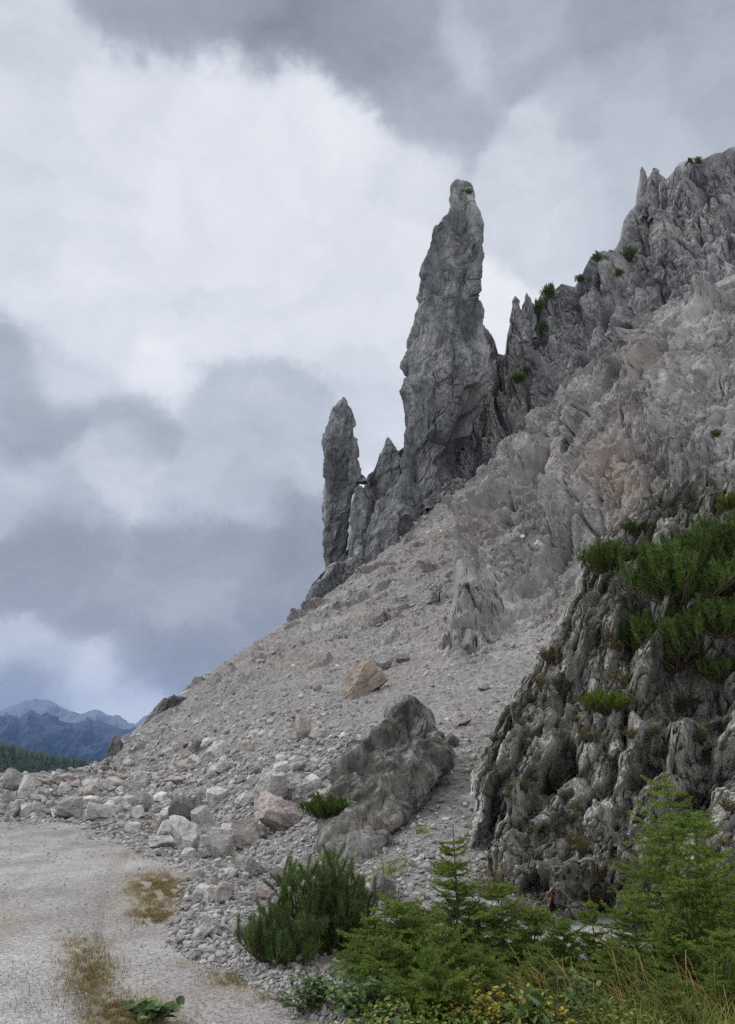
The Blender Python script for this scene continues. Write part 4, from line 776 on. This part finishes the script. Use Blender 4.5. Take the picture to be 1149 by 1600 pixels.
for k, (mat) in enumerate((M_pine, M_pine, M_pine_young)):
    t, n = pine_meshes(60 + k, 1., .75, 46, .085, .010, 460, mat, up=.7, tw_=3); PV.append((build('pine_stems', t, M_bark), build('pine_needles', n, mat)))
TV = []
for k in range(2):
    t, n = pine_meshes(80 + k, 1., .8, 20, .16, .045, 60, M_pine); TV.append((build('pine_stems', t, M_bark), build('pine_needles', n, M_pine)))
def crag_pine(u, v, wpx, lab, kind=0, lift=0., rz=0., cat='dwarf pine', hfac=1., store=None):
    p = near_hit(store or CL, u, v, 7); s = wpx / 2 / FPX * p[1]; o = plant('dwarf_pine', (p[0], p[1] + .1 * s, p[2] + (lift - .22) * s), PV[kind][0], PV[kind][1], None, lab, cat, scale=s, rz=rz); o.scale = (s, s, s * hfac); return o
crag_pine(1065, 915, 200, 'large dense green dwarf pine spreading across the upper crag', 0, -.1, .3, hfac=1.2)
crag_pine(1130, 880, 180, 'wide dwarf pine at the picture edge on the upper crag', 1, 0, 1.3, hfac=1.1)
crag_pine(1010, 870, 70, 'small dwarf pine at the crag rim between two larger ones', 0, 0, 2.1)
crag_pine(955, 880, 104, 'bright dwarf pine perched on the rim of the crag against pale slabs', 0, -.1, .9, hfac=1.25)
crag_pine(990, 835, 50, 'small round dwarf pine topmost on the crag rim', 1, 0, 2.9, hfac=1.2)
crag_pine(1062, 1010, 190, 'big dwarf pine hanging over the dark cleft in mid crag', 1, -.15, 2.0, hfac=1.15)
crag_pine(1125, 975, 130, 'dwarf pine filling the ledge just above the shaded hollow', 0, 0, .4)
crag_pine(1150, 790, 60, 'yellowish dwarf pine at the top corner of the crag', 2, 0, 1.2, hfac=1.3)
crag_pine(945, 1100, 90, 'light green dwarf pine low on the middle ledge of the crag', 2, 0, .2, hfac=.9)
crag_pine(1125, 1050, 90, 'dark dwarf pine deep in the shaded hollow of the crag', 1, -.2, 1.9)
crag_pine(508, 1270, 80, 'small dark green pine clinging to the flank of the outcrop', 1, .1, .5, hfac=1.0, store={'P': OG.reshape(-1, 3), 'uv': np.stack(proj(OG.reshape(-1, 3)), 1)})
def ridge_pine(u, v, wpx, lab, k=0, hf_=1.):
    p = near_hit(WL, u, v, 6); s = wpx / 2 / FPX * p[1]; o = plant('dwarf_pine', (p[0], p[1] - .2 * s, p[2] - .1 * s), TV[k][0], TV[k][1], None, lab, 'dwarf pine', scale=s, rz=u); o.scale = (s, s, s * hf_)
ridge_pine(856, 468, 34, 'dark dwarf pine on the skyline behind two rock teeth', 0, 1.2); ridge_pine(838, 490, 28, 'dark dwarf pine just below the skyline rock teeth', 1, 1.6); ridge_pine(846, 520, 18, 'narrow dark shrub in the groove under the rock teeth', 0, 2.)
ridge_pine(926, 408, 22, 'small dwarf pine on the skyline step of the ridge', 1, 1.2); ridge_pine(908, 436, 22, 'small dwarf pine down the skyline from the step', 0, 1.); ridge_pine(984, 402, 40, 'widest dark dwarf pine on the upper ridge face', 0, 1.1); ridge_pine(1000, 380, 22, 'dwarf pine directly above the widest one on the upper ridge', 1, 1.2)
ridge_pine(962, 428, 22, 'small dark pine diagonally below the widest one on the ridge', 0, 1.); ridge_pine(1075, 254, 14, 'tiny shrub on the high skyline, lower of two', 0, 1.); ridge_pine(1090, 250, 18, 'round dark shrub on the high skyline', 1, 1.3)
ridge_pine(812, 600, 32, 'dark pine in the gully at the foot of the ridge', 1, .9); ridge_pine(826, 580, 22, 'dark shrub above the pine in the ridge gully', 0, .9); ridge_pine(1058, 520, 24, 'lone dark shrub on the pale slabs below the ridge', 1, 1.)
def slope_shrub(u, v, wpx, lab, me=TV, k=0, h=1.):
    g, n, y = on_slope(u, v); s = wpx / 2 / FPX * y; o = plant('dwarf_pine', g, me[k][0], me[k][1], None, lab, 'dwarf pine', scale=s, rz=u); o.scale = (s, s, s * h)
slope_shrub(1143, 718, 20, 'small dark pine on the slabs at the picture edge', TV, 0, 1.3)
q = near_hit({'P': MG.reshape(-1, 3), 'uv': np.stack(proj(MG.reshape(-1, 3)), 1)}, 737, 300, 5); o = plant('dwarf_pine', q, TV[0][0], TV[0][1], None, 'tiny shrub growing on the summit of the tallest needle', 'shrub', scale=.55)

def leaf_cards(pts, dirs, r, L, W, shape=6, droop=.3):
    """broad leaves: small folded blades"""
    n = len(pts); d = dirs / np.linalg.norm(dirs, axis=1, keepdims=True); up = np.array([0, 0, 1.]) + r.normal(0, .35, (n, 3)); s = np.cross(d, up); s /= np.linalg.norm(s, axis=1, keepdims=True); nrm = np.cross(s, d)
    l = (L * r.uniform(.5, 1.2, n))[:, None]; w = (W * r.uniform(.6, 1.2, n))[:, None] / 2; b = pts
    q = [b, b + d * l * .3 + s * w + nrm * w * .35, b + d * l * .7 + s * w * .75 + nrm * w * .2 - nrm * l * droop * .2, b + d * l - nrm * l * droop * .5, b + d * l * .7 - s * w * .75 + nrm * w * .2 - nrm * l * droop * .2, b + d * l * .3 - s * w + nrm * w * .35, b + d * l * .5 - nrm * l * droop * .1]
    V = np.stack(q, 1); i = np.arange(n)[:, None] * 7; F_ = np.concatenate([i + np.array([[a, b_, 6]]) for a, b_ in ((0, 1), (1, 2), (2, 3), (3, 4), (4, 5), (5, 0))]); return V.reshape(-1, 3), F_
def leafy(seed, R_, H, nst, nleaf, L, W, spread=.9):
    r = np.random.default_rng(seed); paths = []; P = []; D = []
    for k in range(nst):
        a = r.uniform(0, 6.28); q = R_ * r.uniform(.05, 1) ** .6; e = np.array([math.cos(a) * q, math.sin(a) * q, H * r.uniform(.45, 1) * (1 - .35 * q / R_)]); c = curve((e[0] * .3, e[1] * .3, -.03), (e[0] * .5, e[1] * .5, e[2] * .6), e, 6); paths.append((c, .004, .002))
        for _ in range(nleaf): i = r.integers(2, 6); P.append(c[i] + r.normal(0, .01, 3)); az = r.uniform(0, 6.28); D.append((math.cos(az), math.sin(az), r.uniform(-.2, .7)))
    return tubes(paths, 4), leaf_cards(np.array(P), np.array(D), r, L, W)
def blades(P, r, h, w, lean, seg=4, heads=False):
    n = len(P); az = r.normal(2.6, .8, n) if heads else r.uniform(0, 6.28, n); d = np.stack([np.cos(az), np.sin(az), 0 * az], 1); s = np.stack([-np.sin(az + r.normal(0, .6, n)), np.cos(az), 0 * az], 1); H = (h * r.uniform(.45, 1.15, n))[:, None]; ln = (lean * r.uniform(.3, 1.4, n))[:, None]
    V = []; t = np.linspace(0, 1, seg + 1)
    for k, q in enumerate(t):
        wk = w * (1 - q ** 1.5) if not heads else w * (1.0 if q < .68 else 2.8 * (1 - abs(q - .86) / .2 * .85)); c = P + d * H * ln * q ** 2.2 + np.array([0, 0, 1.]) * H * (q - .30 * ln * q ** 2.6)
        V += [c - s * max(wk, w * .08) / 2, c + s * max(wk, w * .08) / 2]
    V = np.stack(V, 1); m = 2 * (seg + 1); i = np.arange(n)[:, None] * m; F_ = np.concatenate([i + np.array([[2 * k, 2 * k + 1, 2 * k + 3, 2 * k + 2]]) for k in range(seg)]); return V.reshape(-1, 3), F_
def spruce_meshes(seed, H, R_, whorls, dens=1.0, nw=.0028, nl=.016, mat=None):
    """young spruce: straight leader, whorls of level branches with side twigs clothed in short needles"""
    r = np.random.default_rng(seed); paths = [(np.array([[0, 0, -.05], [.01, 0, H * .5], [0, .01, H]]), .012 * H + .004, .003)]; segs = [(np.array([0, 0, H * .80]), np.array([0, 0.01, H]))]; tw = []
    W2 = int(whorls * 1.7)
    for k in range(W2):
        z = H * (.02 + .90 * (k / W2) ** .95) + r.uniform(-.02, .02); L0 = R_ * (1 - k / W2) ** .62 + .05 * H
        for q in range(r.integers(5, 9)):
            az = r.uniform(0, 6.28); L = L0 * r.uniform(.45, 1.15); d = np.array([math.cos(az), math.sin(az), 0]); lift = r.uniform(-.12, .55); c = curve((0, 0, z), d * L * .55 + np.array([0, 0, z + L * lift * .2]), d * L + np.array([0, 0, z + L * lift]), 7); paths.append((c, .0045, .0015))
            for i in range(1, 7):
                segs.append((c[i - 1], c[i])); side = np.array([-d[1], d[0], 0])
                for sg in (-1, 1):
                    for _ in range(2):
                        t = r.uniform(); b = c[i - 1] * (1 - t) + c[i] * t; l = L * .45 * (1 - (i - 1 + t) / 8.) * r.uniform(.6, 1.2); e = b + (d * .75 + side * sg * r.uniform(.4, .9) + np.array([0, 0, r.uniform(-.15, .4)])) * l; segs.append((b, e))
    return tubes(paths, 4), needles(segs, r, 620 * dens, nl, .95, nw, .2)
def gp(u, v): y = float(groundY(v)); return pt(u, v, y)
def spruce(u, vb, hpx, wpx, lab, seed, whorls=10, dens=1., y=None, mat=None, group=None, nw=.0034):
    p = gp(u, vb) if y is None else pt(u, vb, y); y = p[1]; H = hpx / FPX * y * 1.03; R_ = wpx / 2 / FPX * y; p[2] = max(p[2], -.1)
    t, n = spruce_meshes(seed, H, R_, whorls, dens, nw); root = empty('spruce_sapling', tuple(p)); tag(root, lab, 'spruce', group); link('trunk', build('spruce_wood', t, M_bark), root); link('crown', build('spruce_needles', n, mat or M_spruce), root)
spruce(716, 1520, 182, 110, 'young spruce with a straight leader in front of the scree chute', 1, 11, y=6.9)
spruce(1085, 1600, 320, 220, 'tallest young spruce, standing against the base of the crag', 2, 13, y=6.2)
spruce(1150, 1640, 150, 120, 'small vivid green spruce at the frame edge below the tallest one', 3, 8, y=5.6)
spruce(625, 1560, 130, 190, 'broad low spruce spreading between pine bush and young spruce', 4, 8, y=6.5)
spruce(700, 1590, 120, 150, 'low spruce with drooping twigs beside broad leaves', 5, 8, y=6.1)
spruce(790, 1560, 150, 140, 'dense spruce thicket at the crag foot beneath the red mark', 6, 9, y=6.7)
spruce(572, 1560, 110, 120, 'short bushy spruce next to the upright pine bush', 7, 7, y=6.6)
spruce(935, 1560, 130, 60, 'thin little spruce growing in front of the crag cleft', 8, 8, y=6.5)
spruce(1005, 1590, 150, 130, 'ragged spruce sapling in front of white stones', 9, 8, y=6.4)
spruce(850, 1590, 90, 110, 'knee high spruce among the yellow leaves', 10, 7, y=6.1)
spruce(1060, 1660, 110, 120, 'low spruce tips poking up through straw grass', 11, 7, y=5.4)
for k, (u, vb, h, w, y) in enumerate([(655, 1545, 100, 150, 7.0), (600, 1590, 100, 150, 6.15), (745, 1545, 110, 130, 6.9), (840, 1560, 110, 130, 6.9), (680, 1620, 110, 170, 5.7), (760, 1610, 100, 150, 5.9), (890, 1590, 110, 120, 6.5), (1030, 1560, 180, 130, 6.9), (1120, 1570, 240, 150, 6.8), (1149, 1600, 230, 150, 6.1), (970, 1610, 110, 130, 6.0), (640, 1575, 90, 120, 6.5)]):
    spruce(u, vb, h, w, 'low bushy spruce in the continuous thicket below the scree and crag', 60 + k, 8, 1., y=y, group='spruces of the thicket')
def near_pine(u, vb, y, R_, H, ns, seed, lab):
    t, n = pine_meshes(seed, R_, H, ns, .062, .0028, 1500, M_mugo, up=.65); p = pt(u, vb, y); p[2] = max(0, p[2])
    root = empty('dwarf_pine', tuple(p)); tag(root, lab, 'dwarf pine'); link('stems', build('pine_stems', t, M_bark), root); link('foliage', build('pine_needles', n, M_mugo), root)
near_pine(492, 1535, 7.3, .46, .90, 28, 301, 'upright bushy pine with long brush twigs beside the track')
near_pine(550, 1535, 7.4, .30, .72, 16, 302, 'smaller upright pine bush adjoining the taller one')
near_pine(440, 1548, 7.0, .40, .42, 20, 303, 'low sprawling pine at the edge of the gravel')
LF = leafy(401, .30, .30, 46, 9, .055, .045); LFm = (build('stems', LF[0], M_bark), build('leaves', LF[1], M_leaf))
LG = leafy(402, .22, .10, 16, 5, .085, .075); LGm = (build('stems', LG[0], M_bark), build('leaves', LG[1], M_leaf))
LY = leafy(403, .30, .30, 40, 8, .045, .028); LYm = (build('stems', LY[0], M_bark), build('leaves', LY[1], M_yellow))
LH = leafy(404, .30, .26, 60, 12, .035, .014); LHm = (build('stems', LH[0], M_bark), build('leaves', LH[1], M_heather))
def shrub(name, pair, u, v, y, s, lab, cat, rz=0, h=1.):
    p = pt(u, v, y) if y else gp(u, v); p[2] = max(p[2], -.03) if y is None or y < 9 else p[2]; o = plant(name, p, pair[0], pair[1], None, lab, cat, scale=s, rz=rz, leaf_name='leaves'); o.scale = (s, s, s * h)
shrub('leafy_plant', LFm, 505, 1585, 6.0, 1.0, 'pale green leafy shrub at the corner of the gravel track', 'shrub', 0)
shrub('leafy_plant', LFm, 560, 1595, 5.8, 1.0, 'broadleaf shrub between the pale one and the low spruces', 'shrub', 2)
shrub('leafy_plant', LGm, 625, 1612, 5.55, 1.2, 'large rounded leaves at the bottom beneath low spruces', 'plant', 1)
shrub('leafy_plant', LGm, 236, 1590, 5.75, .95, 'dark green broadleaf plant alone on the gravel track', 'plant', 3)
shrub('leafy_plant', LGm, 830, 1612, 5.4, 1.2, 'round leaved plant amid yellow foliage by white stones', 'plant', 5, 1.8)
shrub('leafy_plant', LFm, 905, 1610, 5.6, 1.0, 'green leafy plant under the seed heads in front of the crag', 'shrub', 4, 1.2)
shrub('leafy_plant', LFm, 960, 1585, 6.2, .8, 'leafy green plant beside the thin little spruce', 'shrub', 1, 1.3)
for k, (u, v, y, s, lab) in enumerate([(745, 1600, 5.9, .8, 'yellow leaved shrub beside the low drooping spruce'), (800, 1605, 5.75, .8, 'golden yellow shrub at the bottom edge by knee high spruce'), (975, 1560, 6.3, .6, 'yellow green bush in front of the heap of white stones'), (870, 1625, 5.6, .7, 'yellow shrub under the bending seed heads')]):
    shrub('yellow_shrub', LYm, u, v, y - .3, s * 1.1, lab, 'shrub', k)
tw = [(770, 1410, 9.2, 1.0, 1.8, 'tall brown green shrub at the corner of the crag foot'), (820, 1440, 8.6, 1.0, 1.1, 'dark shrub in the angle of the crag foot')]
for k, (u, v, y, s, h, lab) in enumerate(tw): shrub('shrub', LHm, u, v, y, s, lab, 'shrub', k, h)
def on_crag_shrub(u, v, wpx, lab, h=1., k=0):
    p = near_hit(CL, u, v, 5); s = wpx / 2 / FPX * p[1] / .30; o = plant('shrub', (p[0], p[1], p[2] - .05 * s), LHm[0], LHm[1], None, lab, 'shrub', scale=s, rz=k, leaf_name='leaves'); o.scale = (s, s, s * h)
for k, (u, v, w, h, lab) in enumerate([(872, 1030, 36, 1.4, 'olive shrub on the rim of the crag above the chute'), (975, 1065, 70, 1.3, 'brown green shrub behind the light green pine on the ledge'), (925, 1150, 46, 1.2, 'yellow olive tuft in a niche at mid crag'), (955, 1190, 34, 1.2, 'small olive tuft below the niche tuft on the crag'), (832, 1090, 24, 1.5, 'narrow olive tuft on the crag rim'),
        (770, 1150, 20, 1.7, 'narrow grass green tuft halfway along the crag edge'), (846, 1300, 30, 1.8, 'mossy strip shrub on the lower crag face'), (905, 1260, 30, 1.3, 'moss green tuft on the lower middle crag'), (1030, 1180, 50, 1.2, 'dark mossy shrub in the centre hollow of the crag'), (1090, 1150, 60, 1.2, 'dark shrub below the shaded hollow'),
        (880, 1080, 30, 1.4, 'brown tuft between rim and light green pine'), (1110, 1330, 50, 1.2, 'dark green tuft behind the tallest young spruce'), (940, 1370, 36, 1.8, 'mossy tuft hanging over the cleft at the crag foot'), (800, 1235, 18, 1.6, 'small moss tuft on the lower crag edge'), (1130, 1170, 36, 1.1, 'olive tuft on the crag at the frame edge'), (1100, 820, 50, .9, 'olive brown shrub behind the upper pines')]):
    on_crag_shrub(u, v, w, lab, h, k)
r__ = np.random.default_rng(77)
for k in range(46):                                    # small cushions of herbs in the cracks
    u, v = r__.uniform(760, 1149), r__.uniform(840, 1440)
    if u < np.interp(v, [840, 900, 960, 1010, 1060, 1110, 1200, 1320, 1400, 1440], [960, 915, 890, 865, 835, 805, 760, 760, 800, 850]): continue
    on_crag_shrub(u, v, r__.uniform(18, 46), 'small olive cushion plant rooted in a crack of the crag face', r__.uniform(.8, 1.8), k)
for o in scene.objects:
    if o.get('label', '').startswith('small olive cushion'): o['group'] = 'cushion plants on the crag'
# grass
def tufts(name, spots, mat, seed, h, w, lean, lab, cat, heads=False, per=60, rad=.1, seg=4):
    r = np.random.default_rng(seed)
    for k, (u, v, y, s, lb) in enumerate(spots):
        p = pt(u, v, y) if y else on_slope(u, v)[0]; P = np.concatenate([r.normal(0, rad * s, (per, 2)), np.full((per, 1), -.02)], 1); V, F_ = blades(P, r, h * s, w, lean, seg, heads)
        tag(link(name, mesh_from(name, V, F_, mat), loc=tuple(p)), lb, cat)
tufts('grass_tuft', [(345, 1500, 7.75, 1, 'green grass tuft on the track edge below the flat white stone'), (372, 1525, 7.2, 1., 'yellow green grass tuft next to the low pine'), (405, 1535, 7.0, 1., 'grass tuft tucked against the low sprawling pine'), (612, 1365, 10.0, 1.6, 'tall green grass tuft on the scree below the outcrop'), (590, 1385, 9.7, 1.1, 'short grass tuft downhill of the tall one'),
        (738, 1195, 15.6, 1.6, 'green tuft in the chute against the crag edge'), (743, 1215, 14.8, 1.6, 'yellow green tuft lowest in the chute'), (375, 1345, 11.6, .9, 'tiny grass tuft at the reddish boulder'), (500, 1345, 11.3, .9, 'small tuft at the foot of the dark outcrop'), (435, 1450, 8.0, 1.2, 'dry green tuft above the upright pine bush'), (470, 1600, 6.0, .8, 'grass tuft at the very bottom by the gravel'), (660, 1300, 11.6, .8, 'thin tuft on fine scree near the outcrop wall'), (310, 1470, 8.3, .8, 'small tuft among stones at the track bend')], M_green_grass, 500, .20, .006, .7, None, 'grass tuft', per=110, rad=.07)
tufts('tall_grass', [(790, 1600, 5.9, .9, 'straw seed heads beside the golden shrub'), (860, 1615, 5.7, .9, 'straw grass with bending seed heads in front of knee high spruce'), (920, 1620, 5.6, 1., 'tall straw grass clump beneath the thin spruce'), (1000, 1620, 5.5, 1.05, 'reddish straw grass in front of the ragged sapling'), (1060, 1630, 5.4, 1.1, 'tall rusty seed heads below the tallest spruce'), (1120, 1640, 5.3, .95, 'straw grass by the vivid small spruce'), (720, 1590, 6.1, .75, 'sparse straw stalks rising from the low spruces')], M_straw, 520, .50, .0024, .6, None, 'grass', heads=True, per=42, rad=.13, seg=8)
tufts('grass_clump', [(735, 1605, 5.7, 1.2, 'yellow green grass clump at the bottom between low spruces'), (815, 1600, 5.75, 1.3, 'bright grass clump near the golden shrub'), (945, 1615, 5.5, 1.3, 'tall yellow green grass in front of the thin spruce'), (1020, 1630, 5.3, 1.4, 'yellow green grass under rusty seed heads'), (1090, 1630, 5.3, 1.4, 'dense green grass before the tallest spruce'), (690, 1605, 5.7, 1., 'green grass among rounded leaves')], M_green_grass, 560, .26, .0045, .8, None, 'grass', per=220, rad=.13)
tufts('tall_grass', [(905, 1640, 5.3, .8, 'fine golden grass at the bottom edge under the crag'), (760, 1625, 5.6, .75, 'fine golden grass at the bottom under yellow shrubs'), (1090, 1650, 5.2, .8, 'fine pale grass at the bottom near the corner')], M_green_grass, 540, .40, .004, 1.0, None, 'grass', per=260, rad=.16)
def ground_cover():
    r = np.random.default_rng(41); m = 34000; u = r.uniform(470, 1300, m); v = r.uniform(1500, 1680, m); ok = v > 1640 - (u - 470) * .22 - 8; ok &= ~((u < 560) & (v < 1590)); u, v = u[ok], v[ok]; Y = np.minimum(surfY(u, v), groundY(v)); P = pt(u, v, Y); P[:, 2] = np.maximum(P[:, 2], 0)
    D = np.stack([r.normal(0, 1, len(u)), r.normal(0, 1, len(u)), r.uniform(-.1, .9, len(u))], 1); P[:, 2] += r.uniform(0, 1, len(u)) ** 1.5 * (.10 + .16 * np.clip(perlin(P * 2.3, 5) + .35, 0, 1)); V, F_ = leaf_cards(P, D, r, .042, .022)
    tag(link('undergrowth', mesh_from('undergrowth', V, F_, M_weed)), 'low green weeds covering the ground between the shrubs', 'undergrowth', kind='stuff')
    # short dry grass patches on the track
    P = []
    for (cu, cv, a, b, n) in ((250, 1388, 46, 24, 9500), (240, 1432, 36, 14, 3000), (140, 1520, 40, 50, 4000), (200, 1590, 60, 30, 5000), (110, 1480, 24, 22, 350), (380, 1530, 50, 16, 1500), (430, 1560, 30, 14, 900), (225, 1335, 40, 4, 250), (100, 1285, 40, 4, 200), (60, 1560, 90, 50, 350)):
        u = r.normal(cu, a * .55, n); v = r.normal(cv, b * .55, n); k = fbm(np.stack([u * .05, v * .12, 0 * u], 1), 3, 77) > -.12; P.append(pt(u[k], v[k], groundY(v[k])))
    P = np.concatenate(P); P[:, 2] = 0; V, F_ = blades(P, r, .055, .0045, 1.0, 2); tag(link('dry_grass', mesh_from('dry_grass', V, F_, M_dry)), 'short ochre dry grass in patches on the gravel', 'grass', kind='stuff')
ground_cover()
# heap of white stones in front of the crag, dead branch, red trail mark
r_ = np.random.default_rng(9); c = pt(1000, 1500, 7.0); pos = c + r_.normal(0, .10, (160, 3)) * np.array([1.3, 1, .7]); pos[:, 2] = c[2] - .06 + .12 * np.exp(-((pos[:, :2] - c[:2]) ** 2).sum(1) / .03) * r_.uniform(.2, 1, 160)
tag(link('rubble', stones_mesh('white_stones', pos, r_.uniform(.03, .09, 160), np.tile([[0, -.4, .9]], (160, 1)), 1, 19)), 'heap of white stones at the crag foot', 'stones', kind='stuff')
g, n, y = on_slope(686, 938); paths = [(np.array([[0, 0, -.1], [.02, 0, .5], [.08, .05, 1.0]]), .05, .02), (np.array([[.02, 0, .45], [-.2, 0, .8]]), .03, .012), (np.array([[.03, 0, .6], [.25, .1, .8]]), .025, .01), (np.array([[0, 0, .05], [-.5, 0, .25], [-.7, .1, .2]]), .045, .02)]
t = tubes(paths, 6); tag(link('dead_branch', mesh_from('dead_branch', t[0], t[1], plain('dead_wood', (.035, .03, .027))), loc=tuple(g)), 'dark dead branch sticking out of the open scree', 'branch')

# ------------------------------------------------------------------ haze
hz = mesh_from('haze', [(x, y, z) for z in (-420, 900) for (x, y) in ((-7000, -100), (3500, -100), (3500, 12500), (-7000, 12500))], [(0, 3, 2, 1), (4, 5, 6, 7), (0, 1, 5, 4), (1, 2, 6, 5), (2, 3, 7, 6), (3, 0, 4, 7)], bpy.data.materials.new('haze_air'))
hm = hz.materials[0]; hm.use_nodes = True; hm.node_tree.nodes.clear(); pv = hm.node_tree.nodes.new('ShaderNodeVolumePrincipled'); pv.inputs['Color'].default_value = (.26, .44, .86, 1); pv.inputs['Density'].default_value = 6.5e-5
ho = hm.node_tree.nodes.new('ShaderNodeOutputMaterial'); hm.node_tree.links.new(pv.outputs[0], ho.inputs['Volume'])
tag(link('haze', hz), kind='stuff')
